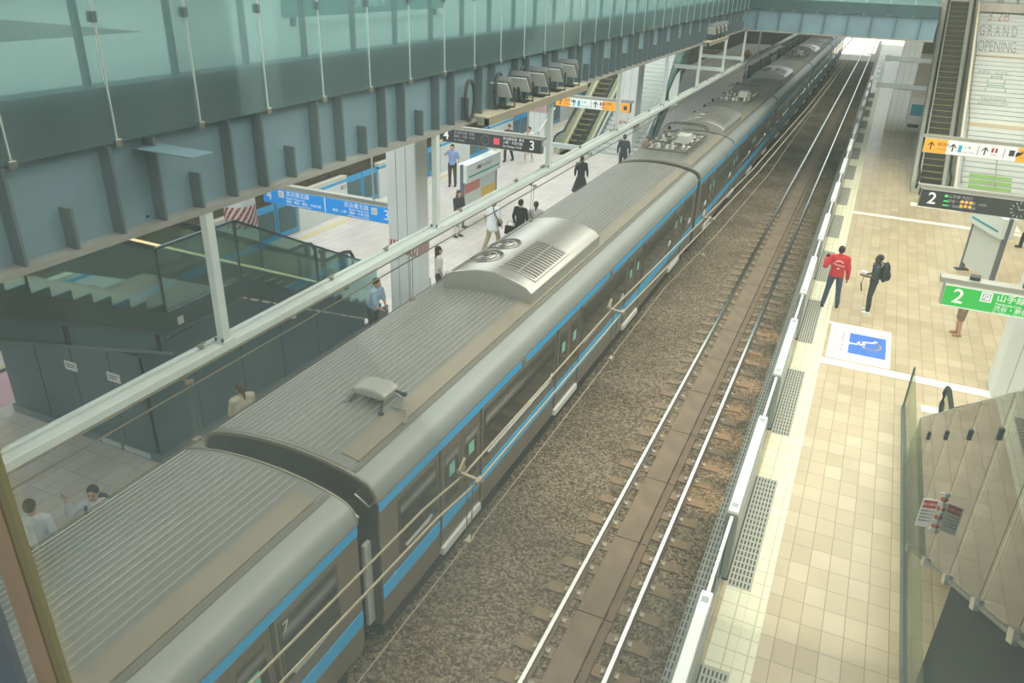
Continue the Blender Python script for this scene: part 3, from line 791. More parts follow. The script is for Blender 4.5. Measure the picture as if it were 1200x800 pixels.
for k in range(16):
    a0 = 2 * PI * k / 16; dA = 2 * PI / 32
    ring = []
    for q in range(7):
        f = q / 6
        for da in (0, dA):
            ang = a0 + da + f * 1.05
            ring.append((.43 * math.cos(ang), .43 * math.sin(ang), 1.75 + .6 * f))
    b.add(ring, [(2 * q, 2 * q + 1, 2 * q + 3, 2 * q + 2) for q in range(6)], 1)
b.build('warning_tape', [M_tape_w, M_tape_r], t)
tag(t, 'round white column with red and white striped tape beside the blue sign', 'column', 'station columns')

# ---- descending stairs inside the near end of the island platform
M_stone = mat('stair_tread', '#7a7264', .7, var=.1, scale=1.5)
M_string = mat('stair_stringer', '#4b5a5f', .5, var=.1, scale=1)
M_spanel = mat('stair_side_panel', '#567680', .4, var=.12, scale=.8)
M_swall = mat('stair_wall_dark', '#475e67', .5, var=.12, scale=.8)
sx0, sx1 = -12.3, -10.5
RI, TR = .166, .318
def stairpoly(y0, z0, n, thick):
    # descending with +y from (y0, z0): list of (y, z)
    top = [(y0, z0)]
    for k in range(n):
        y, z = y0 + k * TR, z0 - k * RI
        top += [(y + TR, z), (y + TR, z - RI)]
    yE, zE = top[-1]
    return top + [(yE, zE - thick), (y0, z0 - thick)]
UP = stairpoly(8.75 - 27 * TR, 3.88 + 27 * RI, 27, .35)
LOW = stairpoly(10.6, 3.88, 16, .35)
st_ = empty('staircase', (0, 0, 0))
sb = MB()
for k in range(27):
    y = 8.75 - 27 * TR + k * TR; z = 3.88 + (27 - k) * RI; sb.box(sx0, sx1 - .06, y, y + TR + .01, z - .4, z)
sb.box(sx0, sx1 - .06, 8.75, 9.6, 3.5, 3.88)
for k in range(16):
    y = 9.6 + k * TR; z = 3.88 - k * RI; sb.box(sx0, sx1 - .06, y, y + TR + .01, max(PZ, z - .4), z)
sb.build('steps', M_stone, st_)
dk = MB()
up2 = UP[:-2]; up2 = up2 + [(8.75, 3.88 - .42), (8.75 - 27 * TR, 3.88 + 27 * RI - .42)]
dk.prism(up2, 'x', sx1 - .06, sx1); dk.prism([(8.75, 3.46), (8.75, 3.90), (10.6, 3.90), (10.6, 3.46)], 'x', sx1 - .06, sx1)
low2 = LOW[:-2] + [(LOW[-3][0], LOW[-3][1] - .35), (10.6, 3.5)]
dk.prism(low2, 'x', sx1 - .06, sx1)
dk.build('stringer', M_string, st_)
sp_ = MB()
sp_.prism([(8.75 - 27 * TR, 3.46 + 27 * RI), (8.75, 3.46), (8.75, 3.12), (8.75 - 27 * TR, 3.05 + 27 * RI)], 'x', sx1 - .10, sx1 - .03)
sp_.build('side_panel', M_spanel, st_)
for yy in (6.9, 8.5):
    zt = 3.46 + (8.75 - yy) * RI / TR
    MB().box(sx1 - .1, sx1 - .01, yy, yy + .07, zt - .42, zt).build('panel_post', M_black, st_)
MB().bar((sx1 + .02, 8.75 - 27 * TR, 3.46 + 27 * RI), (sx1 + .02, 8.75, 3.46), .06, .05).bar((sx1 + .02, 8.75, 3.46), (sx1 + .02, 10.6, 3.46), .06, .05).build('side_rail', M_girder2, st_)
MB().bar((sx1 - .02, 8.75 - 27 * TR, 3.02 + 27 * RI), (sx1 - .02, 8.75, 3.08), .1, .05).build('soffit_edge', mat('soffit_edge', '#7a8a8c', .5), st_)
tag(st_, 'dark staircase with a landing descending onto the left island platform', 'staircase')
t = empty('stair_enclosure', (0, 0, 0))
MB().prism([(-14.46, 8.15), (-10.54, 8.15), (-10.54, 8.3), (-14.46, 8.3)], 'z', PZ, 3.25).build('front_wall', M_swall, t)
MB().prism([(8.15, PZ), (8.15, 3.3), (10.6, 3.45), (14.6, 1.4), (14.6, PZ)], 'x', -10.62, -10.52).build('side_wall', M_swall, t)
MB().box(-14.5, -10.5, 8.10, 8.15, PZ, PZ + .17).box(-10.52, -10.47, 8.1, 15.2, PZ, PZ + .15).build('plinth', mat('plinth_grey', '#67757a', .5), t)
for x in (-13.4, -12.4, -11.4): MB().box(x - .006, x + .006, 8.143, 8.15, PZ + .17, 3.2).build('panel_joint', M_dark, t)
for y in (9.2, 10.4, 11.6, 12.8): MB().box(-10.525, -10.512, y - .006, y + .006, PZ + .15, 3.0 if y < 12 else 2.6).build('panel_joint', M_dark, t)
tag(t, 'dark blue-grey wall enclosing the space under the left staircase', 'stair enclosure')
for (x, z) in ((-12.45, 2.62), (-11.35, 2.66)):
    o = MB().box(-.16, .16, -.012, 0, -.09, .09).box(-.12, .12, -.014, -.012, .02, .04, 1).box(-.12, .08, -.014, -.012, -.03, -.01, 1).build('wall_notice', [M_tape_w, M_girder2]); o.location = (x, 8.15, z)
    tag(o, 'small white notice on the dark stair wall, the %s of two' % ('left' if x < -12 else 'right'), 'notice', 'notices on the stair wall')
for (x0, x1, n) in ((-12.0, -11.5, 'left'), (-11.4, -10.75, 'right')):
    o = MB().box(x0, x1, 8.085, 8.10, PZ + .03, PZ + .14).build('plinth_sign', mat('plinth_sign', '#b8c2c4', .5)); tag(o, 'pale strip fixed on the plinth of the dark stair wall, %s one' % n, 'strip', 'plinth strips')
o = MB().box(0, .03, -.06, .06, -.07, .07).build('junction_box', M_tape_w); o.location = (-10.5, 9.05, 3.62); tag(o, 'small white box on the stair landing edge above the dark wall', 'junction box')
t = empty('security_camera', (-10.5, 11.9, 2.7))
MB().ell((.1, 0, 0), (.07, .07, .06), 12, 8).build('camera_dome', M_white, t); MB().box(0, .1, -.02, .02, .02, .06).box(.06, .14, -.05, .05, -.16, -.05).build('camera_arm', M_white, t)
tag(t, 'small white camera on the dark stair side wall above the train', 'camera')
# glass sides and lit handrail
def stair_glass(x, cuts, zf, h, lab, grp):
    for k in range(len(cuts) - 1):
        a = cuts[k]; b_ = cuts[k + 1] - .02
        t = empty('glass_balustrade', (x, a, 0))
        MB().prism([(0, zf(a)), (b_ - a, zf(b_)), (b_ - a, zf(b_) + h), (0, zf(a) + h)], 'x', -.008, .008).build('panel_glass', M_glassB, t)
        MB().box(-.02, .02, -.015, .015, zf(a), zf(a) + h + .02).build('panel_post', mat('post_teal', '#4f6064', .4, .4), t)
        MB().bar((0, 0, zf(a) + h + .02), (0, b_ - a, zf(b_) + h + .02), .05, .04).build('top_rail', mat('post_teal', '#4f6064', .4, .4), t)
        tag(t, lab % ORD[k], 'glass panel', grp)
def zst(y):
    if y < 8.75: return 3.88 + (8.75 - y) * RI / TR
    if y < 10.6: return 3.88
    return max(PZ, 3.88 - (y - 10.6) * RI / TR)
stair_glass(-10.46, (2.1, 4.3, 6.5, 8.75, 10.6, 12.9, 15.2), zst, 1.15, 'glass side of the dark left staircase facing the train, %s from near end', 'near glass of the left staircase')
LEFT_ESC = True
for i, (x, y) in enumerate(((-14.0, 16.9), (-13.3, 16.7), (-12.5, 16.6))):
    t = empty('barrier_post', (x, y, PZ)); MB().box(-.06, .06, -.06, .06, 0, .9).build('post_body', M_dark, t, .01); MB().box(-.07, .07, -.12, .12, .9, 1.02).build('post_head', M_dark, t, .02)
    tag(t, 'dark barrier post at the foot of the left stairs, %s from the left' % ORD[i], 'barrier post', 'barrier posts')
# floor sign at far left
fs = empty('floor_sign', (-15.6, 9.6, PZ))
MB().box(-.75, .75, -1.7, 1.7, 0, .005).build('pink_mat', mat('floor_sign_pink', '#d8b0be', .5), fs)
MB().box(-.75, .75, -.45, .75, .005, .008).build('blue_panel', mat('floor_sign_navy', '#2a5fae', .5), fs)
wheelchair(fs, .3, .1, .8, M_floorwhite, .0095, PI / 2)
MB().box(-.6, .6, .95, 1.05, .005, .008).box(-.6, .6, 1.15, 1.2, .005, .008).build('red_print', mat('print_red', '#a03c4c', .5), fs)
tag(fs, 'pink floor sign with a blue wheelchair panel left of the dark stair wall', 'floor sign')

# ================================================================== HANGING SIGNS
M_txtw = mat('sign_white', '#f2f4f2', .4, emit=.15)
M_txtd = mat('sign_dark_text', '#3c4046', .5)
M_bluesign = mat('sign_blue_face', '#0484d6', .4, emit=.5)
M_green = mat('sign_green_face', '#31b24a', .4, emit=.35)
M_orange = mat('sign_orange_face', '#f5a52a', .4, emit=.35)
M_signw = mat('sign_white_face', '#e6eeec', .4, emit=.25)
M_sigblk = mat('sign_black_face', '#3a3b3d', .35)
def sign_base(x0, x1, y, z0, z1, face, lab, depth=.22, frame=M_steel):
    rods = x0 < 0
    t = empty('hanging_sign', ((x0 + x1) / 2, y, (z0 + z1) / 2)); w = (x1 - x0) / 2; h = (z1 - z0) / 2
    MB().box(-w, w, 0, depth, -h, h).build('sign_case', frame, t, .01)
    MB().box(-w + .02, w - .02, -.012, 0, -h + .02, h - .02).build('sign_face', face, t)
    MB().box(-w - .1, w + .1, .02, depth - .02, h, h + .10).build('sign_rail', mat('sign_rail', '#a7a79c', .5, .3), t)
    if not rods: MB().box(w + .1, w + 2.6, .04, depth - .04, h, h + .08).box(w + 2.5, w + 2.62, .0, depth, -3.0, h + .08).build('sign_support', mat('hanger_grey', '#b9bdb8', .4, .3), t)
    for sx in ((-w * .7, w * .7) if rods else ()): MB().lathe([(.025, 0), (.025, 7.6 - (z1 + .1))], (sx, depth / 2, h + .1), 10).build('hanger_rod', mat('hanger_grey', '#b9bdb8', .4, .3), t)
    tag(t, lab, 'hanging sign')
    return t, w, h
def logo(t, x, z, s, letters):
    MB().box(x - s, x + s, -.016, -.012, z - s, z + s).build('line_badge', M_txtw, t)
    MB().box(x - s * .72, x + s * .72, -.019, -.016, z - s * .72, z + s * .72).build('badge_ring', mat('badge_grey', '#8fa3b8', .5), t)
    MB().box(x - s * .55, x + s * .55, -.021, -.019, z - s * .55, z + s * .55).build('badge_core', M_txtw, t)
    text(letters, s * .9, M_txtd, t, (x, -.023, z), name='badge_letters')
Yf = -.0145
# blue sign
t, w, h = sign_base(-14.25, -10.22, 15.62, 3.62, 4.05, M_bluesign, 'long blue hanging sign numbered 4 and 3 over the left island platform')
text('4', .36, M_txtw, t, (-w + .22, Yf, 0)); text('3', .36, M_txtw, t, (w - .16, Yf, 0))
logo(t, -w + .62, .08, .085, 'JK'); logo(t, w - .52, .06, .085, 'JK')
text('京浜東北線', .15, M_txtw, t, (-w + .78, Yf, .11), align='LEFT'); text('Keihin-Tohoku Line', .075, M_txtw, t, (-w + .78, Yf, 0), align='LEFT')
text('蒲田・横浜・鶴見・大船方面', .085, M_txtw, t, (-w + .78, Yf, -.09), align='LEFT'); text('for Kamata, Yokohama & Ofuna', .06, M_txtw, t, (-w + .78, Yf, -.165), align='LEFT')
text('京浜東北線', .15, M_txtw, t, (w - .68, Yf, .10), align='RIGHT'); text('Keihin-Tohoku Line', .075, M_txtw, t, (w - .68, Yf, 0), align='RIGHT')
text('東京・上野・浦和・大宮方面', .085, M_txtw, t, (w - .68, Yf, -.09), align='RIGHT'); text('for Tokyo, Ueno & Omiya', .06, M_txtw, t, (w - .68, Yf, -.165), align='RIGHT')
MB().box(-.015, .015, -.016, -.012, -h + .04, h - .03).build('divider', M_txtw, t)
# dark LED sign left
t, w, h = sign_base(-14.2, -10.25, 25.2, 3.55, 4.05, M_sigblk, 'dark departure sign numbered 4 and 3 over the left island platform')
M_led = mat('led_orange', '#f0a040', .5, emit=1.0); M_ledr = mat('led_red', '#d8505a', .5, emit=.4); M_ledg = mat('led_green', '#4fd070', .5, emit=.9)
text('4', .46, M_txtw, t, (-w + .18, Yf, 0), bold=.006); text('3', .46, M_txtw, t, (w - .35, Yf, 0), bold=.006)
M_dim = mat('sign_dim_text', '#a8acb0', .5, emit=.1)
for q, s in enumerate(('京浜東北線  快速', '蒲田・大船  14:08', 'for Ofuna')): text(s, .11, M_dim, t, (-w + .5, Yf, .14 - q * .13), align='LEFT')
MB().box(.14, .36, -.016, -.012, -.10, .12).build('line_badge', M_ledr, t)
for q, s in enumerate(('京浜東北線  東京', '上野・大宮方面', 'for Omiya 14:10')): text(s, .11, M_txtw, t, (.5, Yf, .14 - q * .13), align='LEFT')
cl = MB()
for k in range(12): cl.box(-.2 + .16 * math.cos(k * PI / 6) - .012, -.2 + .16 * math.cos(k * PI / 6) + .012, -.016, -.012, .16 * math.sin(k * PI / 6) - .012, .16 * math.sin(k * PI / 6) + .012)
cl.build('clock_dial', M_dim, t)
MB().box(w, w + 2.3, .06, .16, h - .22, h - .06).build('sign_arm', M_beam, t)
# orange/white guide sign left
def arrow(t, x, z, s, m):
    b = MB(); b.add([(x - .02 * s, -.016, z - .12 * s), (x + .02 * s, -.016, z - .12 * s), (x + .02 * s, -.016, z + .1 * s), (x - .02 * s, -.016, z + .1 * s)], [(0, 1, 2, 3)])
    for sg in (-1, 1):
        b.add([(x, -.016, z + .13 * s), (x + sg * .09 * s, -.016, z + .03 * s), (x + sg * .09 * s, -.016, z - .02 * s), (x, -.016, z + .08 * s)], [(0, 1, 2, 3)])
    b.build('arrow', m, t)
def guide_sign(x0, x1, y, z0, z1, lab, cut):
    t, w, h = sign_base(x0, x1, y, z0, z1, M_signw, lab)
    W = 2 * w
    MB().box(-w + .02, -w + cut[0] * W, -.014, -.012, -h + .02, h - .02).build('orange_panel', M_orange, t)
    MB().box(-w + cut[1] * W, w - .02, -.014, -.012, -h + .02, h - .02).build('orange_panel', M_orange, t)
    arrow(t, -w + .25, 0, 1.2, M_txtd)
    text('南改札', .15, M_txtd, t, (-w + .45, -.016, .07), align='LEFT'); text('South Gate', .08, M_txtd, t, (-w + .45, -.016, -.09), align='LEFT')
    a = -w + cut[0] * W
    arrow(t, a + .2, 0, 1.2, M_txtd)
    MB().box(a + .38, a + .5, -.016, -.012, -.14, .12).build('pictogram', mat('picto_teal', '#2fa3b5', .5, emit=.2), t)
    text('1·4', .17, M_txtd, t, (a + .56, -.016, .06), align='LEFT'); text('Line Trains', .08, M_txtd, t, (a + .56, -.016, -.11), align='LEFT')
    MB().box(a + 1.02, a + 1.04, -.016, -.012, -.17, .17).build('divider', M_txtd, t)
    arrow(t, a + 1.25, 0, 1.2, M_txtd)
    MB().box(a + 1.45, a + 1.53, -.016, -.012, -.02, .14).box(a + 1.57, a + 1.65, -.016, -.012, -.02, .14).build('pictogram', mat('picto_red', '#a8455a', .5), t)
    text('Toilets', .08, M_txtd, t, (a + 1.45, -.016, -.1), align='LEFT')
    if x0 > 0:
        MB().box(a + 1.86, a + 1.88, -.016, -.012, -.17, .17).build('divider', M_txtd, t)
        MB().box(a + 2.02, a + 2.2, -.016, -.012, -.08, .13).build('pictogram', M_txtd, t)
        text('↱', .3, M_txtd, t, (a + 2.36, -.016, 0))
    text('北改札', .13, M_txtd, t, (-w + cut[1] * W + .08, -.016, .08), align='LEFT'); text('North', .08, M_txtd, t, (-w + cut[1] * W + .08, -.016, -.09), align='LEFT')
    MB().box(w - .3, w - .14, -.016, -.014, -.1, .08).build('pictogram', M_txtd, t)
    return t
guide_sign(-13.55, -9.95, 34.8, 3.62, 4.05, 'orange and white exit sign hanging over the far left stairs', (.2, .64))
guide_sign(1.98, 5.9, 33.2, 3.62, 4.16, 'orange and white exit sign hanging in front of the right escalator', (.20, .78))
# black LED sign right
t, w, h = sign_base(1.72, 6.0, 24.7, 3.62, 4.14, M_sigblk, 'black departure sign with a white 2 and clock over the right platform')
text('2', .46, M_txtw, t, (-w + .32, Yf, .0), bold=.006)
for q, s in enumerate(('山手線 外回り', '渋谷・新宿方面  14:05', 'for Shibuya  14:09')): text(s, .10, M_dim, t, (-w + .72, Yf, .13 - q * .13), align='LEFT')
MB().box(-w + .62, -w + .70, -.016, -.012, .10, .16).box(-w + .62, -w + .74, -.016, -.012, -.03, .0).box(-w + .62, -w + .74, -.016, -.012, -.15, -.12).build('led_dots', M_ledg, t)
b = MB()
for k in range(3):
    for j in range(2): b.box(-w + 1.05 + k * .11, -w + 1.12 + k * .11, -.018, -.012, -.13 + j * .12, -.06 + j * .12)
b.build('led_dots', M_led, t)
cl = MB()
for k in range(12): cl.obox((.35 + .19 * math.cos(k * PI / 6), -.014, .0 + .19 * math.sin(k * PI / 6)), ((math.cos(k * PI / 6), 0, math.sin(k * PI / 6)), (0, 1, 0), (-math.sin(k * PI / 6), 0, math.cos(k * PI / 6))), (.03, .003, .012))
cl.bar((.35, -.014, 0), (.30, -.014, .11), .02, .02).bar((.35, -.014, 0), (.48, -.014, .02), .02, .02)
cl.build('clock_dial', M_dim, t)
MB().box(1.0, 1.4, -.016, -.012, .04, .12).build('led_dots', mat('led_cyan', '#6fd0f0', .5, emit=.8), t)
MB().box(1.0, 1.2, -.016, -.012, -.06, -.03).build('led_dots', M_ledg, t)
for q, s in enumerate(('山手線', 'Yamanote Line')): text(s, .09, M_dim, t, (1.3, Yf, -.02 - q * .12), align='LEFT')
# green sign
t, w, h = sign_base(2.03, 5.6, 16.75, 3.60, 4.08, M_green, 'bright green hanging sign with a white 2 over the right platform', .34, mat('green_sign_case', '#c4bfb0', .5, .2))
MB().box(-w + .0, w, -.016, -.012, h - .035, h - .015).box(-w, w, -.016, -.012, -h + .015, -h + .035).build('border_line', M_txtw, t)
text('2', .42, M_txtw, t, (-w + .28, Yf, 0), bold=.004); logo(t, -w + .76, .09, .10, 'JY')
text('山手線(外回り)', .17, M_txtw, t, (-w + .93, Yf, .11), align='LEFT'); text('Yamanote Line', .075, M_txtw, t, (-w + .93, Yf, -.01), align='LEFT')
text('渋谷・新宿・池袋方面', .12, M_txtw, t, (-w + .93, Yf, -.105), align='LEFT'); text('for Shibuya, Shinjuku & Ikebukuro', .07, M_txtw, t, (-w + .93, Yf, -.19), align='LEFT')
for (sx, nm) in ((-w + .5, 'sign_camera'), (-w + 1.42, 'sign_camera')):
    MB().obox((sx, .17, h + .15), ((1, 0, 0), (0, .9, .3), (0, -.3, .9)), (.09, .05, .04)).tube([(sx, .17, h + .1), (sx, .17, h + .14)], .02, 6).build(nm, M_dark, t)

# ---- freestanding guide boards
def guide_board(x, y0, y1, lab, top=3.3, rz=0, posters=True):
    t = empty('guide_board', (x, (y0 + y1) / 2, PZ), rz); h = (y1 - y0) / 2; H = top - PZ
    for s in (-1, 1): MB().box(-.06, .06, s * h - .05, s * h + .05, 0, H).build('post', mat('board_post', '#6b737c', .4, .3), t)
    MB().box(-.05, .05, -h + .05, h - .05, .25, H - .62).build('poster_panel', mat('board_panel', '#cfd6d2', .35), t)
    MB().box(-.20, .20, -h - .04, h + .04, H - .62, H).build('header_box', mat('board_header', '#dfe8e4', .4), t, .015)
    for sx in (-1, 1):
        MB().box(sx * .203 - .003, sx * .203 + .003, -h + .1, h - .1, H - .46, H - .40).build('header_stripe', mat('header_teal', '#3fa0aa', .5), t)
        if not posters: continue
        MB().box(sx * .052 - .003, sx * .052 + .003, -h + .1, -.06, H - 1.05, H - .72).build('poster_red', mat('poster_red', '#d88078', .5), t)
        MB().box(sx * .052 - .003, sx * .052 + .003, .06, h - .1, .30, H - 1.1).build('poster_yellow', mat('poster_yellow', '#ddb54a', .5), t)
        MB().box(sx * .052 - .003, sx * .052 + .003, .06, h - .1, H - 1.1, H - .72).build('poster_pale', mat('poster_pale', '#c3d3d8', .5), t)
    text('高輪ゲートウェイ', .15, M_txtd, t, (.206, 0, H - .22), (PI / 2, 0, PI / 2), name='header_lettering')
    MB().box(-.2, .2, -h - .1, -h + .1, 0, .03).box(-.2, .2, h - .1, h + .1, 0, .03).build('foot', M_dark, t)
    return tag(t, lab, 'guide board', 'guide boards')
guide_board(-12.35, 23.3, 25.9, 'guide board with yellow and red posters on the left island platform')
guide_board(3.98, 25.9, 27.6, 'guide board with a white header standing behind the green sign', 3.3, .40, False)

# ================================================================== RIGHT COLUMNS, ESCALATOR, STAIRS
t = column(1.33, 53.5, .50, .5, 'tall white column under the cross bridge by the right platform', None, 8.0)
t = column(4.15, 18.75, .42, .45, 'pale column under the right end of the green sign', None, 9.5)
t = empty('vending_machine', (2.35, 53.9, PZ))
MB().box(-.42, .42, -.38, .38, 0, 1.85).build('case', mat('machine_white', '#d8d8d0', .4), t, .02)
MB().box(-.32, .32, -.40, -.38, .95, 1.6).build('front_panel', mat('machine_teal', '#2f8fa3', .3), t)
MB().box(-.3, .3, -.41, -.38, .25, .45).build('outlet', M_dark, t)
tag(t, 'white machine with a teal front beside the far right column', 'vending machine')
for i, (z, x0) in enumerate(((3.7, -.15), (5.2, .0))):
    t = empty('cross_bar', (x0, 52.89, z)); MB().box(0, 3.0, -.1, .1, -.12, .12).build('bar_body', M_beam, t, .01); MB().box(-.02, .3, -.14, .14, -.16, .16).build('bar_end', M_beam, t, .01)
    tag(t, 'white horizontal bar in front of the far right column, %s one' % ('lower' if i == 0 else 'upper'), 'bar', 'bars by the far column')

SL = .60   # slope of escalators
def escalator(x0, x1, yb, zb, ztop, lab, dirn=1, frame=None, yellow=True, steps_m=None, name='escalator', slope=None):
    """rises from (yb, zb) to ztop going along dirn*y"""
    t = empty(name, (0, 0, 0)); run = (ztop - zb) / (slope or SL)
    Yp = lambda s: yb + dirn * s
    sm = steps_m or mat('escalator_step', '#4c4a43', .6, .2)
    n = int((ztop - zb) / .21)
    b = MB(); yl = MB()
    pr = [(Yp(-1.2), zb)]
    for k in range(n):
        s0 = run * k / n; z = zb + (ztop - zb) * k / n
        pr += [(Yp(s0), z), (Yp(s0), z + (ztop - zb) / n)]
        zz = z + (ztop - zb) / n
        yl.box(x0 + .02, x1 - .02, min(Yp(s0 - .02), Yp(s0 + .035)), max(Yp(s0 - .02), Yp(s0 + .035)), zz - .005, zz + .006)
    pr += [(Yp(run), ztop), (Yp(run + 1.5), ztop), (Yp(run + 1.5), ztop - .3), (Yp(run), ztop - .45), (Yp(0), zb - .02), (Yp(-1.2), zb - .02)]
    b.prism(pr, 'x', x0, x1); b.build('steps', sm, t)
    yl.build('step_edge', mat('step_yellow', '#c3b860', .6) if yellow else M_steel, t)
    for (xa, xb, nm) in ((x0 - .32, x0, 'balustrade'), (x1, x1 + .32, 'balustrade')):
        d_ = MB()
        d_.prism([(Yp(-1.0), zb), (Yp(-1.0), zb + .22), (Yp(0), zb + .28), (Yp(run), ztop + .28), (Yp(run + 1.4), ztop + .28), (Yp(run + 1.4), ztop - .6), (Yp(run), ztop - .9), (Yp(.6), zb)], 'x', xa, xb)
        bo = d_.build(nm, frame or mat('escalator_clad', '#bdbcb2', .4, .3, var=.05, scale=1), t)
        xm = (xa + xb) / 2
        gl_ = MB(); gl_.prism([(Yp(-1.2), zb + .25), (Yp(-1.2), zb + .85), (Yp(-.1), zb + .92), (Yp(run), ztop + .92), (Yp(run + 1.3), ztop + .9), (Yp(run + 1.3), ztop + .28), (Yp(run), ztop + .28), (Yp(0), zb + .28)], 'x', xm - .008, xm + .008)
        gl_.build('balustrade_glass', M_glassC, bo)
        pts = [(xm, Yp(-1.1), zb + .28), (xm, Yp(-1.38), zb + .45), (xm, Yp(-1.42), zb + .65), (xm, Yp(-1.28), zb + .86), (xm, Yp(-1.0), zb + .93), (xm, Yp(-.1), zb + .95), (xm, Yp(run), ztop + .95), (xm, Yp(run + 1.4), ztop + .93)]
        MB().tube(pts, .05, 8).build('handrail', M_black, bo, smooth=True)
    tag(t, lab, 'escalator', 'escalators')
    return t
tL = escalator(-14.0, -12.95, 16.0, PZ, 8.42, 'escalator with a warm lit strip running down beside the dark left staircase', -1, mat('escalator_dark_clad', '#4b4a48', .5, .2), False, mat('escalator_step', '#4c4a43', .6, .2), slope=.512)
MB().bar((-12.62, 7.4, 5.84), (-12.62, 15.6, 1.64), .03, .05).build('lit_strip', mat('warm_led', '#f2d9a4', .5, emit=1.3), tL)
for y in (9.0, 10.3, 12.0, 13.75, 15.1, 16.8):
    z = max(PZ + .25, 1.38 + (16 - y) * .512); MB().box(-12.82, -12.76, y - .02, y + .02, z, z + .75).build('glass_post', mat('post_teal', '#4f6064', .4, .4), tL)
escalator(2.52, 3.40, 38.4, PZ, 8.42, 'escalator with yellow step edges climbing from the right platform')
M_riser = mat('stair_riser_white', '#e9ece6', .5); M_treadR = mat('stair_tread_grey', '#9aa09a', .6)
M_treadB = mat('stair_band_beige', '#cdbf9f', .6)
def staircase(x0, x1, yb, zb, ztop, n, lab, landings=(), sticker=None):
    t = empty('staircase', (0, yb, zb)); rise = (ztop - zb) / n; tread = .31
    rz = MB(); td = MB(); lb = MB(); y = 0; z = 0; pos = []
    for k in range(n):
        pos.append((y, z))
        rz.box(x0, x1, y - .004, y + .02, z, z + rise)
        dpt = 1.25 if k in landings else tread
        (lb if k in landings else td).box(x0, x1, y, y + dpt, z + rise - .03, z + rise)
        y += dpt; z += rise
    rz.build('riser', M_riser, t); td.build('tread', M_treadR, t)
    if landings: lb.build('landing', M_treadB, t)
    for xx in (x0 - .12, x1 + .02):
        pts = [(-.3, 0), (-.3, .25)] + [(py, pz + .38) for py, pz in pos[::6]] + [(y, z + .38), (y, z - .5)] + [(py, pz - .5) for py, pz in pos[::-6] if pz > .8] + [(.8, 0)]
        so = MB().prism(pts, 'x', xx, xx + .10).build('stringer', mat('stair_side_grey', '#aeb6b2', .5), t)
    for xx in (x0 - .04, (x0 + x1) / 2 - .25, x1 + .04):
        pts = [(xx, py, pz + .95) for py, pz in (pos[::3] if abs(xx - (x0 + x1) / 2) > 1 else pos[:8:3])]
        MB().tube([(xx, -.3, .9)] + pts, .025, 6).build('handrail', M_steel, t)
    tag(t, lab, 'staircase', 'white staircases')
    return t, pos, rise
stR, posR, riseR = staircase(3.95, 6.8, 36.6, PZ, 8.42, 44, 'wide white staircase with grand opening lettering climbing from the right platform', (14, 29))
def riser_text(t, pos, rise, s, xc, k0, nk, m, width=None, name='riser_lettering'):
    """lettering spread over nk risers, starting at riser k0 (bottom)"""
    me = text_mesh(s, 1.0, 'CENTER', 0)
    bm = bmesh.new(); bm.from_mesh(me); bpy.data.meshes.remove(me)
    ys = [v.co.y for v in bm.verts]; xs = [v.co.x for v in bm.verts]
    y0, y1 = min(ys), max(ys); sx = (width / (max(xs) - min(xs))) if width else 1
    xm = (min(xs) + max(xs)) / 2
    for v in bm.verts: v.co = Vector(((v.co.x - xm) * sx, (v.co.y - y0) / (y1 - y0) * nk, 0))
    for k in range(1, nk):
        bmesh.ops.bisect_plane(bm, geom=bm.verts[:] + bm.edges[:] + bm.faces[:], plane_co=(0, k, 0), plane_no=(0, 1, 0))
    b = MB()
    for f in bm.faces:
        c = f.calc_center_median().y; k = min(nk - 1, max(0, int(c)))
        py, pz = pos[k0 + k]
        vs = [(xc + v.co.x, py - .008, pz + min(1, max(0, v.co.y - k)) * (rise - .03)) for v in f.verts]
        b.add(vs, [tuple(range(len(vs)))])
    bm.free()
    return b.build(name, m, t)
riser_text(stR, posR, riseR, '3.28', 4.96, 39, 3, mat('lettering_pink', '#d59a9c', .5), 1.0)
riser_text(stR, posR, riseR, 'G R A N D', 5.01, 35, 3, mat('lettering_grey', '#9ea29e', .5), 1.72)
riser_text(stR, posR, riseR, 'OPENING', 5.01, 31, 3, mat('lettering_grey', '#9ea29e', .5), 1.72)
riser_text(stR, posR, riseR, '未来を、試す街。', 4.91, 26, 1, mat('lettering_grey', '#9ea29e', .5), 1.4)
riser_text(stR, posR, riseR, 'TAKANAWA', 5.01, 20, 1, mat('lettering_dark', '#8a908a', .5), 1.1)
riser_text(stR, posR, riseR, 'GATEWAY CITY', 5.01, 19, 1, mat('lettering_dark', '#8a908a', .5), 1.3)
riser_text(stR, posR, riseR, 'さあ、実験の', 4.81, 9, 2, mat('lettering_dark', '#8a908a', .5), 1.6)
lg = MB()
for k in range(4):
    py, pz = posR[22 + k]; wd = (.42, .34, .36, .22)[k]
    for sg in (-1, 1):
        lg.box(5.05 + sg * wd - .03, 5.05 + sg * wd + .03, py - .01, py - .005, pz, pz + riseR - .03)
    if k in (1, 3): lg.box(5.05 - wd, 5.05 + wd, py - .01, py - .005, pz + .05, pz + .1)
lg.build('gate_emblem', mat('emblem_green', '#a8c9a0', .5), stR)
gb = MB()
for k, c in ((5, .9), (4, 1.0), (3, 1.)):
    py, pz = posR[k]; gb.box(4.3, 5.9, py - .009, py - .005, pz, pz + riseR - .02)
gb.build('green_banner', mat('riser_green', '#a6d07a', .5), stR)
# side wall strip left of stairs
o = MB().prism([(36.4, PZ), (36.4, PZ + .3), (49.5, 8.5), (49.5, 7.6), (38.0, PZ)], 'x', 3.74, 3.84).build('parapet', mat('parapet_beige', '#ddd6c2', .5)); tag(o, 'pale sloping parapet between the right escalator and the white staircase', 'parapet')
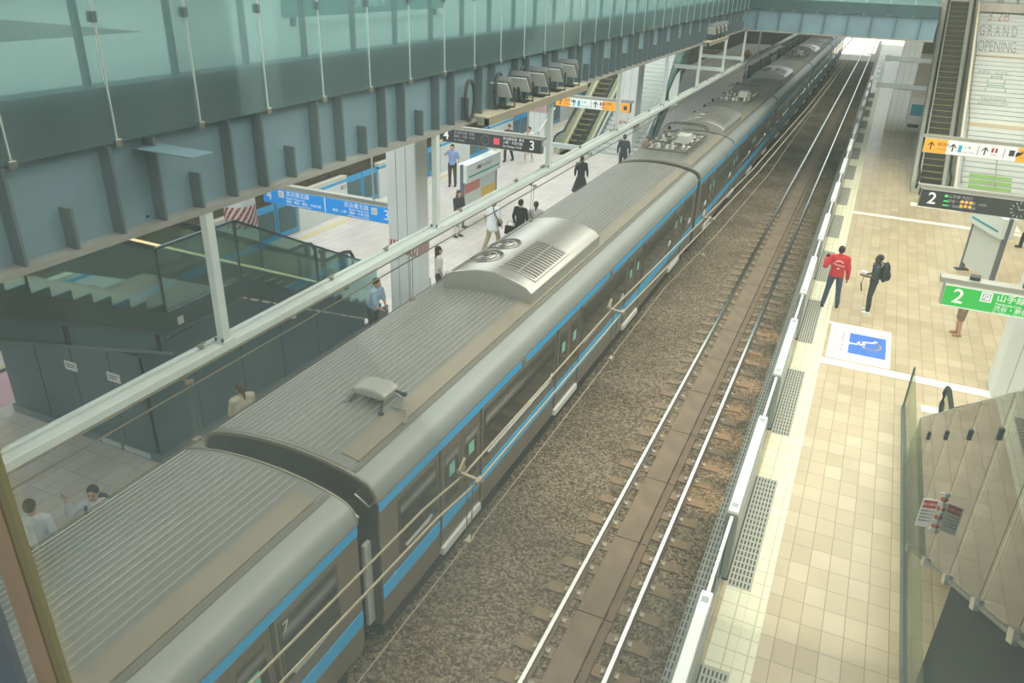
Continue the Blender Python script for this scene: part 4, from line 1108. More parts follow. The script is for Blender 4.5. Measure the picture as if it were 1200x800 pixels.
# deck at the top of right stairs
d = MB(); d.box(1.75, 14, 50.8, 62, 8.0, 8.42); struct(d.build('deck_floor', M_deckfloor))
rnd = random.Random(5)
for i, x in enumerate((4.5, 5.4, 6.1, 6.7)):
    t = empty('planter', (x, 52.2, 8.42)); MB().box(-.3, .3, -.3, .3, 0, .5).build('pot', M_dwhite, t, .03)
    pl = MB()
    for q in range(14): pl.ell((rnd.uniform(-.28, .28), rnd.uniform(-.28, .28), .55 + rnd.random() * .45), (.14, .14, .1), 7, 5)
    pl.build('foliage', mat('foliage_green', '#4b6a44', .8, var=.3, scale=9), t)
    tag(t, 'potted shrub at the head of the white staircase, %s from the left' % ORD[i], 'planter', 'planters above the stairs')

# left far escalator and stairs
escalator(-13.75, -12.85, 37.2, PZ, 7.5, 'escalator climbing behind the orange sign on the left island', 1, mat('escalator_beige', '#c4bd9c', .5))
stL, posL, riseL = staircase(-12.15, -9.95, 36.6, PZ, 7.6, 38, 'pale staircase climbing behind the far white column on the left island', ())
gb = MB()
for k in (7, 8, 9): gb.box(-11.6, -10.6, posL[k][0] - .009, posL[k][0] - .005, posL[k][1], posL[k][1] + riseL - .02)
gb.build('green_banner', mat('riser_green_dim', '#9db488', .5), stL)
t = empty('glass_balustrade', (-9.7, 38.5, PZ))
MB().prism([(0, .3), (9, 5.6), (9, 6.6), (4.2, 6.3), (0, 1.4)], 'x', -.01, .01).build('panel_glass', M_glassB, t); MB().bar((0, 0, 1.4), (0, 4.2, 6.3), .05, .05).build('top_rail', M_steel, t)
tag(t, 'sloping teal glass side of the far left staircase right of the column', 'glass panel')
t = empty('banner_flag', (-7.75, 34.0, 4.3))
MB().prism([(-.30, .0), (-.33, .5), (-.12, 1.2), (.05, 1.42), (.05, .0)], 'y', -.01, .01).build('flag_cloth', mat('flag_white', '#e9efef', .6), t); MB().tube([(.06, 0, -3.2), (.06, 0, 1.5)], .015, 6).build('flag_pole', M_steel, t)
tag(t, 'white curved banner flag standing behind the white overhead beam', 'banner')
for i, (y, z) in enumerate(((36.0, 5.66), (41.0, 5.7))):
    o = MB().box(-2.2, 0, -.07, .07, -.08, .08).build('cross_beam', M_beam, None, .01); o.location = (-6.25, y, z)
    tag(o, 'white cross arm reaching left from the far hanger posts, %s one' % ('near' if i == 0 else 'far'), 'arm', 'cross arms')
t = empty('handrail', (-14.9, 36.2, PZ)); MB().tube([(0, -1.3, .75), (0, 0, .95), (.2, 1.6, 1.9)], .03, 8).build('rail_tube', M_chrome, t); MB().tube([(0, -1.2, 0), (0, -1.2, .75)], .025, 6).tube([(0, 0, 0), (0, 0, .95)], .025, 6).build('rail_post', M_steel, t)
tag(t, 'shiny handrail at the foot of the far left escalator', 'handrail')

# ================================================================== NEAR RIGHT ESCALATOR WITH GLASS SCREEN
GS = 1.985; S2 = .605
zb_ = lambda y: 3.08 + (8.68 - y) * S2       # lower edge of cladding
zd_ = lambda y: 5.13 + (8.71 - y) * .584      # clamp row
zt_ = lambda y: 5.82 + (8.42 - y) * .605      # top edge of the glass
joints = [14.4, 12.93, 11.5, 10.05, 8.68, 7.3, 6.04, 4.7, 3.3, 1.9]
M_clad = mat('cladding_beige', '#c9c0a8', .4, .1, var=.05, scale=1.2)
for k in range(len(joints) - 1):
    b_, a = joints[k], joints[k + 1]
    t = empty('glass_balustrade', (GS, a, 0))
    lo = lambda y: max(PZ + .05, zb_(y))
    MB().prism([(.01, lo(a)), (b_ - a - .01, lo(b_)), (b_ - a - .01, max(zt_(b_), lo(b_) + .5)), (.01, zt_(a))], 'x', -.008, .008).build('panel_glass', M_glassD, t)
    MB().obox((-.02, 0, zb_(a) + .0), ((1, 0, 0), (0, .85, -.52), (0, .52, .85)), (.03, .09, .06)).build('panel_clamp', M_steel, t)
    MB().obox((-.015, .0, zd_(a)), ((1, 0, 0), (0, 1, 0), (0, 0, 1)), (.02, .025, .07)).build('panel_clamp', M_dark, t)
    MB().bar((0, .01, zt_(a)), (0, b_ - a - .01, max(zt_(b_), lo(b_) + .5)), .018, .012).build('panel_edge', mat('glass_edge', '#a9b6a8', .3), t)
    tag(t, 'tall glass panel beside the descending escalator at lower right, %s from its foot' % ORD[k], 'glass panel', 'glass beside the lower right escalator')
t = empty('escalator_cladding', (2.03, 0, 0))
MB().prism([(1.0, zb_(1.0)), (11.95, PZ), (15.0, PZ), (15.0, 1.46), (1.0, zd_(1.0))], 'x', 0, .05).build('upper_panel', M_clad, t)
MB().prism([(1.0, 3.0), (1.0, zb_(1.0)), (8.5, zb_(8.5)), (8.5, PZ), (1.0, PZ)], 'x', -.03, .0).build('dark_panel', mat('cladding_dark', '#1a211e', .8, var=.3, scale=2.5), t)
MB().bar((-.03, 1.0, zb_(1.0)), (-.03, 11.7, zb_(11.7)), .08, .04).build('edge_rail', mat('edge_rail', '#6b6d66', .4, .4), t)
for y in (4.7, 7.3, 10.05): MB().box(-.006, 0, y - .006, y + .006, zb_(y), zd_(y)).build('panel_joint', mat('joint_dim', '#8f8a7c', .5), t)
tag(t, 'beige cladding of the descending escalator with a dark lower panel', 'cladding')
e_ = escalator(2.75, 3.65, 15.2, PZ, 8.42, 'escalator behind the tall glass at lower right, black handrail end on the tiles', -1, mat('escalator_pale', '#c9c5b4', .4, .3), False, mat('escalator_step_pale', '#a5a294', .5, .2))
# floor-standing glass screen
t = empty('glass_screen', (1.94, 0, PZ))
MB().box(-.008, .008, 3, 16.85, .06, 1.0).build('screen_glass', M_glassC, t)
MB().box(-.035, .035, 3, 16.85, 0, .07).build('base_channel', mat('channel_grey', '#6f7672', .4, .4), t)
MB().box(.05, .075, 3, 16.0, 0, .05).build('floor_rail', mat('channel_light', '#a9aba2', .4, .3), t)
MB().box(-.02, .02, 16.84, 16.88, .06, 1.0).build('end_edge', mat('glass_edge_dark', '#5d6c68', .3), t)
tag(t, 'low glass screen standing on the right platform along the escalator', 'glass screen')
# hanging notice
t = empty('notice_board', (GS - .16, 10.2, 2.95), .25)
MB().box(-.10, .10, -.006, .006, -.24, .22).build('notice_plate', mat('notice_white', '#f0eee8', .5), t)
MB().box(-.085, .085, -.010, -.006, .08, .20).build('notice_red', mat('notice_red', '#cf3b35', .5), t)
text('立入禁止', .045, mat('notice_white', '#f0eee8', .5), t, (0, -.012, .14), name='lettering')
for q in range(4): text('頭上注意 Keep out', .021, M_txtd, t, (0, -.009, .03 - q * .055), name='lettering')
b = MB()
for q in range(9):
    z = .32 - q * .075; b.obox((.125 + .012 * math.sin(q * 1.3), 0, z), ((1, 0, .5), (0, 1, 0), (-.5, 0, 1)), (.024, .006, .036), q % 2)
b.build('tape_strip', [M_tape_w, mat('tape_salmon', '#cf6e62', .5)], t)
tag(t, 'small white and red notice with striped tape on the lower right glass', 'notice')

# ================================================================== PEOPLE
SKIN = mat('skin_light', '#c99f86', .55); SKIN_D = mat('skin_dark', '#5a3d2e', .55)
HAIR = mat('hair_dark', '#241d1a', .6, var=.3, scale=30)
HAIRB = mat('hair_brown', '#4a342a', .6, var=.3, scale=30)
def remesh(mb, name, m, parent, vox, smooth=6):
    o = bpy.data.objects.new('tmp', mb.mesh('tmp', m)); C.objects.link(o)
    r = o.modifiers.new('r', 'REMESH'); r.mode = 'VOXEL'; r.voxel_size = vox; r.use_smooth_shade = True
    s = o.modifiers.new('s', 'SMOOTH'); s.iterations = smooth; s.factor = .5
    bpy.context.view_layer.update()
    me = bpy.data.meshes.new_from_object(o.evaluated_get(bpy.context.evaluated_depsgraph_get()))
    bpy.data.objects.remove(o); me.name = name
    me.materials.clear(); me.materials.append(m)
    q = bpy.data.objects.new(name, me); C.objects.link(q); q.parent = parent
    return q
def person(label, loc, face, h=1.68, arms=None, legs='stand', top='#dddddd', bottom='#333333', shoes='#222222', skin=SKIN, hair=HAIR,
           hairstyle='short', sleeve='short', skirt=None, bag=None, near=False, lean=0., head=(0, 0), topname='shirt', wide=1., shorts=False, long_top=0., fine=.011):
    """local frame: +y forward, +x the person's right side is -x (facing +y, right hand at +x)"""
    t = empty('person', loc, face); s = h / 1.72; V = Vector
    vb = fine if near else .02
    W = wide
    ly = lean
    P = dict(pel=V((0, 0, .95)), wai=V((0, ly * .3, 1.10)), che=V((0, ly * .7, 1.32)), nek=V((0, ly * .95, 1.47)), hd=V((head[0], ly * 1.0 + head[1] + .015, 1.615)))
    for sg, k in ((1, 'R'), (-1, 'L')):
        P['sh' + k] = V((sg * .185 * W, ly * .9, 1.41)); P['el' + k] = V((sg * .255 * W, ly * .7 - .02, 1.14)); P['wr' + k] = V((sg * .265 * W, ly * .6 + .06, .90))
        P['hp' + k] = V((sg * .095, 0, .92)); P['kn' + k] = V((sg * .11, .02, .50)); P['an' + k] = V((sg * .12, -.02, .085))
        if legs == 'walk':
            P['kn' + k] = V((sg * .10, .05 + sg * .12, .50)); P['an' + k] = V((sg * .10, sg * .24 - .06, .10))
        if legs == 'wide': P['kn' + k] = V((sg * .14, .02, .50)); P['an' + k] = V((sg * .19, -.02 + sg * .05, .085))
    for k, v in (arms or {}).items(): P[k] = V(v)
    P = {k: v * s for k, v in P.items()}
    def limb(b, a, c, ra, rc, infl=0.): b.cone(P[a] if isinstance(a, str) else a, P[c] if isinstance(c, str) else c, (ra[0] * s + infl, ra[1] * s + infl), (rc[0] * s + infl, rc[1] * s + infl))
    def torso(b, infl=0., hem=None):
        if infl: b.cone(P['pel'] - V((0, 0, .045 * s)), P['wai'], (.16 * W * s + infl, .11 * s + infl), (.14 * W * s + infl, .10 * s + infl), ends=False)
        else: limb(b, 'pel', 'wai', (.155 * W, .105), (.14 * W, .10), infl)
        limb(b, 'wai', 'che', (.14 * W, .10), (.165 * W, .11), infl)
        limb(b, 'che', P['che'] + (P['nek'] - P['che']) * .62, (.165 * W, .11), (.11, .075), infl)
        for k in 'RL': limb(b, P['che'] + (P['sh' + k] - P['che']) * .55 + V((0, 0, .05 * s)), 'sh' + k, (.07, .075), (.058, .058), infl)
    body = MB()
    torso(body)
    limb(body, P['nek'] - V((0, 0, .05 * s)), P['hd'] - V((0, .02 * s, .05 * s)), (.055, .055), (.05, .05))
    hd = P['hd']
    body.ell(hd + V((0, -.005, .02)) * s, (.078 * s, .098 * s, .108 * s)); body.ell(hd + V((0, .03, -.055)) * s, (.058 * s, .062 * s, .062 * s))
    body.ell(hd + V((0, .098, -.01)) * s, (.014 * s, .02 * s, .024 * s), 8, 6); body.ell(hd + V((0, .085, -.055)) * s, (.025 * s, .014 * s, .010 * s), 8, 6)
    for sg in (-1, 1): body.ell(hd + V((sg * .08, -.005, 0)) * s, (.012 * s, .022 * s, .032 * s), 8, 6)
    for sg, k in ((1, 'R'), (-1, 'L')):
        limb(body, 'sh' + k, 'el' + k, (.05, .05), (.039, .039)); limb(body, 'el' + k, 'wr' + k, (.041, .041), (.026, .026))
        limb(body, 'hp' + k, 'kn' + k, (.088, .088), (.055, .055)); limb(body, 'kn' + k, 'an' + k, (.056, .056), (.036, .036))
        # foot
        body.cone(P['an' + k] + V((0, .0, -.05 * s)), P['an' + k] + V((0, .13 * s, -.06 * s)), (.036 * s, .03 * s), (.04 * s, .022 * s))
        # hand: palm, four fingers and a thumb
        fw = (P['wr' + k] - P['el' + k]).normalized()
        side = V((0, 1, 0)) - fw * fw.y
        if side.length < .2: side = V((-sg, 0, 0)) - fw * (-sg * fw.x)
        side.normalize(); nrm = fw.cross(side); nrm *= (-1 if nrm.x * sg > 0 else 1)
        pc = P['wr' + k] + fw * .05 * s
        body.cone(P['wr' + k], P['wr' + k] + fw * .085 * s, (.02 * s, .02 * s), (.034 * s, .02 * s), 10, M=Matrix((side, nrm, fw)).transposed())
        if near:
            for q, ln in enumerate((.075, .085, .08, .062)):
                base = P['wr' + k] + fw * .085 * s + side * (.032 - q * .021) * s
                mid = base + fw * ln * .5 * s + nrm * .012 * s; tip = mid + fw * ln * .4 * s + nrm * .03 * s
                body.tube([base - fw * .02 * s, base, mid, tip], [.010 * s, .0095 * s, .009 * s, .0075 * s], 7)
            tb = P['wr' + k] + fw * .03 * s + side * .025 * s
            body.tube([tb, tb + side * .03 * s + fw * .025 * s, tb + side * .035 * s + fw * .055 * s + nrm * .015 * s], [.013 * s, .011 * s, .009 * s], 7)
    remesh(body, 'body', skin, t, vb, 4)
    mt = mat('cloth_' + top[1:], top, .85, var=.06, scale=14); mbm = mat('cloth_' + bottom[1:], bottom, .85, var=.08, scale=14)
    # top
    b = MB(); torso(b, .016 * s)
    if long_top: limb(b, 'pel', P['pel'] - V((0, 0, long_top)), (.17 * W, .12), (.185 * W, .14), .014)
    for k in 'RL':
        if sleeve == 'long': limb(b, 'sh' + k, 'el' + k, (.05, .05), (.041, .041), .016); limb(b, 'el' + k, P['el' + k] + (P['wr' + k] - P['el' + k]) * .92, (.041, .041), (.03, .03), .014)
        elif sleeve == 'short': limb(b, 'sh' + k, P['sh' + k] + (P['el' + k] - P['sh' + k]) * .75, (.052, .052), (.05, .05), .02)
        elif sleeve == 'jacket': limb(b, 'sh' + k, 'el' + k, (.058, .058), (.052, .052), .022); limb(b, 'el' + k, P['el' + k] + (P['wr' + k] - P['el' + k]) * .97, (.052, .052), (.036, .036), .018)
    if sleeve == 'jacket':
        torso(b, .03 * s); b.cone(P['nek'] - V((0, .0, .02)) * s, P['nek'] + V((0, -.01, .03)) * s, (.075 * s, .075 * s), (.07 * s, .07 * s))
    remesh(b, topname, mt, t, max(.014, vb), 4)
    # bottom
    b = MB()
    if skirt:
        zt, zb2, rb = skirt
        b.cone(V((0, 0, .98 * s)), V((0, 0, zb2)), (.15 * s, .11 * s), (rb, rb * .8), ends=False)
        remesh(b, 'skirt', mbm, t, .016, 4)
    else:
        limb(b, 'pel', P['pel'] + V((0, 0, .03 * s)), (.158 * W, .112), (.15 * W, .108), .008)
        for k in 'RL':
            limb(b, 'hp' + k, 'kn' + k, (.09, .092), (.062, .062), .012)
            if not shorts: limb(b, 'kn' + k, P['an' + k] + V((0, 0, .02 * s)), (.062, .062), (.05, .052), .012)
        remesh(b, 'shorts' if shorts else 'trousers', mbm, t, max(.014, vb), 4)
    ms = mat('shoe_' + shoes[1:], shoes, .6)
    for k in 'RL':
        b = MB(); a = P['an' + k]
        b.cone(V((a.x, a.y - .03 * s, a.z - .04 * s)), V((a.x, a.y + .14 * s, a.z - .052 * s)), (.046 * s, .044 * s), (.047 * s, .03 * s), 12)
        b.box(a.x - .047 * s, a.x + .047 * s, a.y - .075 * s, a.y + .17 * s, a.z - .085 * s, a.z - .062 * s)
        remesh(b, 'shoe', ms, t, .012, 3)
    # hair
    b = MB(); c = hd
    b.ell(c + V((0, -.022, .045)) * s, (.088 * s, .103 * s, .098 * s)); 
    if hairstyle == 'short': b.ell(c + V((0, -.05, -.0)) * s, (.08 * s, .07 * s, .07 * s))
    if hairstyle == 'bob': b.ell(c + V((0, -.04, -.02)) * s, (.1 * s, .085 * s, .115 * s))
    if hairstyle == 'long':
        b.ell(c + V((0, -.045, -.03)) * s, (.095 * s, .08 * s, .13 * s)); b.cone(c + V((0, -.06, -.05)) * s, c + V((0, -.09, -.30)) * s, (.09 * s, .055 * s), (.075 * s, .035 * s))
    if hairstyle == 'pony': b.ell(c + V((0, -.05, 0)) * s, (.08 * s, .07 * s, .08 * s)); b.cone(c + V((0, -.11, .02)) * s, c + V((0, -.14, -.16)) * s, (.03 * s, .03 * s), (.02 * s, .02 * s))
    remesh(b, 'hair', hair, t, .010, 3)
    if near:
        for sg in (-1, 1): MB().ell(hd + V((sg * .03, .088, .012)) * s, (.012 * s, .008 * s, .007 * s), 8, 6).build('eye', HAIR, t)
        MB().ell(hd + V((0, .0945, -.055)) * s, (.022 * s, .008 * s, .006 * s), 8, 6).build('mouth', mat('lips', '#8a5148', .5), t)
        for sg in (-1, 1): MB().ell(hd + V((sg * .03, .088, .032)) * s, (.018 * s, .008 * s, .005 * s), 8, 6).build('eyebrow', HAIR, t)
    tag(t, label, 'person')
    return t, P, s
def handbag(parent_label, loc, size, hx, cat='bag', strap=None):
    t = empty('shoulder_bag', loc); w, d_, h = size
    MB().prism([(-w, 0), (w, 0), (w * .85, h), (-w * .85, h)], 'y', -d_, d_).build('bag_body', mat('bag_' + hx[1:], hx, .7), t, .02)
    MB().tube([(-w * .6, 0, h), (-w * .5, 0, h + .12), (0, 0, h + .18), (w * .5, 0, h + .12), (w * .6, 0, h)], .008, 6).build('bag_handle', mat('bag_' + hx[1:], hx, .7), t)
    return tag(t, parent_label, cat)

# 1 man in a red jacket, back to us, looking at his phone
t, P, s = person('man in a red jacket and jeans standing with his back turned, head bowed', (.02, 22.1, PZ), .05, 1.74,
    dict(elL=(-.32, -.02, 1.17), wrL=(-.34, .20, 1.30), elR=(.27, .0, 1.13), wrR=(.30, .07, .86)), 'wide', '#c3262c', '#3d4c66', '#23252a', SKIN_D, HAIR, 'short', 'jacket', near=True, lean=.05, head=(.0, .05), topname='jacket', wide=1.08)
M_jl = mat('jacket_lettering', '#e8cfca', .6)
text('Freedom', .085, M_jl, t, (0, -.150, 1.29), (PI / 2, .15, 0), name='jacket_lettering')
b = MB()
for k in range(9):
    a = math.radians(25 + k * 16); b.obox((.10 * math.cos(a), -.148, 1.33 + .075 * math.sin(a)), ((1, 0, 0), (0, 1, 0), (0, 0, 1)), (.012, .006, .012))
b.box(-.03, .03, -.152, -.14, 1.17, 1.2); b.build('jacket_emblem', M_jl, t)
ph = MB().box(-.035, .035, -.005, .005, -.07, .07).build('phone', M_black, None, .006); ph.location = (.02 - .34 + .03, 22.1 + .32, PZ + 1.37); ph.rotation_euler = (.5, 0, 0)
tag(ph, 'black phone held up by the man in the red jacket', 'phone')
# 2 man with backpack
t, P, s = person('man in a dark shirt with a black backpack, facing the train', (1.0, 22.2, PZ), PI / 2 - .05, 1.66,
    dict(elL=(-.24, .02, 1.13), wrL=(-.13, .27, 1.10), elR=(.24, .02, 1.13), wrR=(.12, .27, 1.06)), 'stand', '#3b4046', '#3a3937', '#f0f0ee', SKIN_D, HAIR, 'crop', 'short', near=True)
bp = empty('backpack', (1.0 + .21, 22.2, PZ + 1.0), PI / 2 - .05)
MB().ell((0, 0, .22), (.19, .12, .29), 16, 12).build('pack_body', mat('backpack_black', '#26282b', .7), bp)
MB().ell((0, -.1, .12), (.13, .06, .13), 14, 10).build('front_pocket', mat('backpack_black2', '#303236', .7), bp)
for sx in (-.11, .11): MB().tube([(sx, .08, .05), (sx, .30, .20), (sx, .33, .38), (sx, .20, .47), (sx, .06, .42)], .018, 6).build('strap', mat('backpack_black', '#26282b', .7), bp)
tag(bp, 'black backpack worn by the man in the dark shirt', 'backpack')
o = MB().box(-.07, .07, -.05, .05, -.05, .04).build('paper_bundle', mat('paper_white', '#e8e8e6', .6), None, .015); o.location = (.70, 22.2, PZ + 1.12); o.rotation_euler = (.3, .2, 0)
tag(o, 'white paper bundle in the hands of the backpack man', 'paper')
o = MB().tube([(0, 0, 0), (-.03, 0, -.25), (.02, .02, -.45)], .018, 6).build('umbrella', M_dark); o.location = (.72, 22.15, PZ + 1.05); tag(o, 'thin folded umbrella hanging from the hand of the backpack man', 'umbrella')
# 3 person behind the green sign (bare legs)
person('person mostly behind the green sign, bare legs and sandals showing', (3.22, 21.75, PZ), PI / 2 + .2, 1.62, None, 'stand', '#b9a58f', '#8d7a63', '#a87f62', SKIN, HAIRB, 'long', 'short', shorts=True)
# 4 right edge
person('person in an orange top and black trousers at the right edge', (5.85, 31.0, PZ), PI / 2, 1.66, None, 'walk', '#b5622e', '#2a2a2c', '#222222', SKIN, HAIR, 'bob', 'long')
# 5 officer
person('person in a light blue shirt, hand to the face, beside platform doors', (-15.3, 28.0, PZ), PI + .3, 1.7, dict(elL=(-.27, .0, 1.14), wrL=(-.25, .10, .92), elR=(.32, .12, 1.30), wrR=(.12, .16, 1.52)), 'stand', '#8da3d3', '#4a463d', '#2a2622', SKIN, HAIR, 'short', 'short')
# 6 woman in black
person('woman in black with long hair leaning over by the yellow poster board', (-12.0, 22.3, PZ), -PI / 2 - .4, 1.6, dict(elR=(.2, .12, 1.12), wrR=(.1, .32, 1.10), elL=(-.2, .12, 1.12), wrL=(-.1, .32, 1.08)), 'stand', '#3d3a3d', '#d9d6d0', '#3a3433', SKIN, HAIRB, 'long', 'long', lean=.08)
# 7 white shirt man
t, P, s = person('man in a loose white shirt and khaki trousers walking away with a shoulder bag', (-10.3, 21.5, PZ), -.25, 1.76, None, 'walk', '#e4eaee', '#a29478', '#37322c', SKIN, HAIR, 'short', 'short', wide=1.2, long_top=.16)
bg = empty('shoulder_bag', (-10.02, 21.45, PZ + .92), -.25); MB().ell((0, 0, .1), (.06, .12, .12), 12, 8).build('bag_body', mat('bag_brown', '#4a3f36', .7), bg); MB().tube([(0, -.05, .18), (-.1, -.17, .42), (-.22, -.08, .62), (-.18, .02, .62)], .014, 6).build('bag_strap', M_dark, bg)
tag(bg, 'brown bag slung on the man in the loose white shirt', 'bag')
# 8, 9 pair
person('man in a black suit carrying a briefcase beside the woman in pale grey', (-9.55, 22.0, PZ), -.2, 1.70, None, 'stand', '#2c2c30', '#2c2c30', '#1f1f1f', SKIN, HAIR, 'short', 'long', wide=1.05)
handbag('black briefcase carried by the man in the black suit', (-9.86, 21.9, PZ + .55), (.19, .06, .28), '#1f2022')
person('woman in a pale grey blouse with tied hair beside the suited man', (-9.15, 22.3, PZ), .3, 1.62, dict(elR=(.22, .1, 1.12), wrR=(.1, .26, 1.1)), 'stand', '#c9c8c4', '#7a8ba3', '#5a5350', SKIN, HAIRB, 'pony', 'long')
# 10 woman with white bag
person('woman with long dark hair, white blouse and dark trousers by the big column', (-9.72, 17.0, PZ), -.9, 1.62, dict(elL=(-.26, .02, 1.13), wrL=(-.28, .1, .92)), 'stand', '#dcdbd4', '#3c4046', '#3a3433', SKIN, HAIR, 'long', 'short', near=True, fine=.014)
handbag('white shopping bag hanging beside the long-haired woman', (-9.98, 16.72, PZ + .48), (.17, .07, .34), '#dfe3e2')
handbag('blue tote bag on the far side of the long-haired woman', (-9.42, 16.95, PZ + .6), (.12, .06, .25), '#6d86a8')
# 11 woman in cream sweater
person('woman in a cream sweater with tied brown hair facing the dark wall', (-9.13, 8.9, PZ), PI / 2 - .35, 1.64, dict(elL=(-.2, .12, 1.10), wrL=(-.06, .36, 1.18), elR=(.24, .14, 1.05), wrR=(.18, .40, 1.04)), 'stand', '#d8cab0', '#b9a58a', '#4a4440', SKIN, HAIRB, 'pony', 'long', near=True)
# 12 boy with raised arm
t, P, s = person('boy in a white shirt with dark backpack straps raising one arm', (-8.95, 5.72, PZ), PI + .6, 1.58, dict(elR=(.38, .08, 1.30), wrR=(.36, .12, 1.55), elL=(-.20, .14, 1.12), wrL=(-.05, .28, 1.22)), 'stand', '#d5dade', '#3a3f4a', '#22242a', SKIN, HAIR, 'short', 'long', near=True)
bp = empty('backpack', (-8.95, 5.72, PZ), PI + .6)
MB().ell((0, -.20, 1.12), (.15, .09, .22), 14, 10).build('pack_body', mat('backpack_navy', '#2b3140', .7), bp)
for sx in (-.11, .11): MB().tube([(sx, -.12, 1.28), (sx * 1.05, -.05, 1.345), (sx, .08, 1.31), (sx, .128, 1.2), (sx, .125, 1.02), (sx * 1.15, .05, .95)], .020, 6).build('strap', mat('backpack_navy', '#2b3140', .7), bp)
tag(bp, 'dark backpack worn by the boy raising his arm', 'backpack')
o = MB().box(-.035, .035, -.004, .004, -.06, .06).build('phone', M_steel, None, .005); o.location = (-9.165, 5.42, PZ + 1.55); o.rotation_euler = (.2, .3, .2); tag(o, 'phone in the raised hand of the boy', 'phone')
# 13 person at lower left
person('person in a pale shirt half hidden by the window frame at lower left', (-9.42, 5.1, PZ), .5, 1.6, None, 'walk', '#d3dbdc', '#6b6a66', '#333333', SKIN, HAIR, 'short', 'long')
# 15 dress woman
person('woman in a long black dress seen below the white beam', (-10.1, 29.2, PZ), .2, 1.62, None, 'stand', '#2d2c2c', '#2d2c2c', '#ddd8cf', SKIN, HAIR, 'long', 'long', skirt=(.98, .22, .36))
# 16 legs below the dark sign
person('person in dark trousers with a bag under the dark departure sign', (-15.2, 33.3, PZ), PI, 1.68, None, 'walk', '#3a3b40', '#3a3b40', '#222222', SKIN, HAIR, 'short', 'long')
person('person in pale shorts walking under the dark departure sign', (-14.3, 33.6, PZ), PI, 1.62, None, 'walk', '#d8d4cc', '#d8d4cc', '#d8d4cc', SKIN, HAIR, 'short', 'short', shorts=True)
# 17 stair people
person('man in dark grey standing at the foot of the far left stairs', (-9.8, 33.9, PZ), .2, 1.72, None, 'stand', '#3f4145', '#3f4145', '#2a2a2a', SKIN, HAIR, 'short', 'long')
person('woman in a dusty pink top by the far white column', (-8.95, 34.6, PZ), PI, 1.6, None, 'stand', '#9a7f78', '#5d5650', '#2a2a2a', SKIN, HAIRB, 'bob', 'long')
# 14 stooping person behind the stair glass
person('person in a light blue shirt stooping behind the stair glass by the big column', (-9.95, 14.2, PZ), -PI / 2, 1.66, dict(elR=(.2, .22, 1.08), wrR=(.1, .34, .98), elL=(-.2, .22, 1.08), wrL=(-.1, .34, .98)), 'stand', '#9dbbd0', '#3f4a4a', '#2a2a2a', SKIN, HAIRB, 'short', 'short', lean=.16)
# far waiting passengers
for i, (x, y, c, d_) in enumerate(((-8.7, 37.5, '#5b4b45', 'brown top'), (-8.6, 42.5, '#e6e6e4', 'white top'), (-8.6, 45.0, '#7a4038', 'rust red top'), (-8.65, 47.5, '#58504a', 'grey-brown top'), (-8.6, 50.5, '#b7afa6', 'beige top'), (-8.7, 56.0, '#3d4148', 'navy top'))):
    person('distant passenger in a %s waiting beside the train past the far column' % d_, (x, y, PZ), .3, 1.66, None, 'stand', c, '#45423f', '#2a2a2a', SKIN, HAIR, 'short', 'long')
# worker with orange sign
person('station worker in a pale blue shirt below the orange diamond sign', (-9.2, 63.0, PZ), PI, 1.7, dict(elR=(.27, .12, 1.2), wrR=(.2, .28, 1.35)), 'stand', '#c6d6ea', '#39485e', '#222222', SKIN, HAIR, 'short', 'short')
t = empty('warning_sign', (-9.35, 62.6, PZ)); MB().tube([(0, 0, 0), (0, 0, 2.3)], .03, 8).build('sign_pole', M_steel, t)
MB().obox((0, 0, 2.7), ((.7, 0, .7), (0, 1, 0), (-.7, 0, .7)), (.38, .02, .38)).build('sign_plate', mat('warning_orange', '#f2a52a', .5), t)
MB().box(-.12, .12, -.03, -.02, 2.55, 2.85).build('sign_mark', mat('warning_mark', '#8a5a22', .5), t)
tag(t, 'orange diamond warning sign on a pole beyond the train roof', 'warning sign')

# far end
M_far = mat('far_building', '#6f6b66', .8, var=.2, scale=.4)
struct(MB().box(-60, -7.6, 113, 114, -1, 14).build('wall_back', M_far)); struct(MB().box(2.4, 60, 113, 114, -1, 14).build('wall_back', M_far))
for k in range(10):
    t = empty('platform_screen', (-8.25, 57 + 5.0 * k, PZ))
    MB().box(-.03, .03, .05, 4.95, .1, 2.5).build('screen_pane', mat('screen_grey', '#76807f', .4, .1), t); MB().box(-.06, .06, -.05, .05, 0, 2.7).box(-.06, .06, 0, 5, 2.5, 2.6).build('screen_frame', M_dark, t)
    if k == 2: MB().box(.03, .04, .6, 3.6, .5, 2.4).build('white_sheet', M_white, t)
    tag(t, 'grey screen bay along the far train side, %s beyond the orange sign' % ORD[k], 'screen', 'far platform screens')

# ================================================================== WINDOW WE LOOK THROUGH
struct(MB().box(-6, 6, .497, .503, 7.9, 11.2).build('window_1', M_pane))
M_room = mat('concourse_wall', '#4d5f60', .7, var=.1, scale=1)
struct(MB().box(-6.3, 6.3, -7, .55, 7.2, 7.9).build('floor', mat('concourse_floor', '#5c6058', .6, var=.1, scale=1)))
struct(MB().box(-6.3, 6.3, -7, .55, 11.2, 11.5).build('ceiling', mat('concourse_ceiling', '#6d7472', .8)))
struct(MB().box(-6.3, -6, -7, .55, 7.9, 11.2).build('wall_left', M_room))
struct(MB().box(6, 6.3, -7, .55, 7.9, 11.2).build('wall_right', M_room))
struct(MB().box(-6, 6, -7, -6.8, 7.9, 11.2).build('wall_back', M_room))
M_mull = mat('mullion_bronze', '#a78f76', .6, .0, var=.1, scale=6)
struct(MB().box(-1.018, -.966, .486, .496, 7.9, 11.2).build('trim_6', M_mull))
struct(MB().box(-.966, -.946, .489, .497, 7.9, 11.2).build('trim_7', mat('mullion_seal', '#8d8765', .7)))
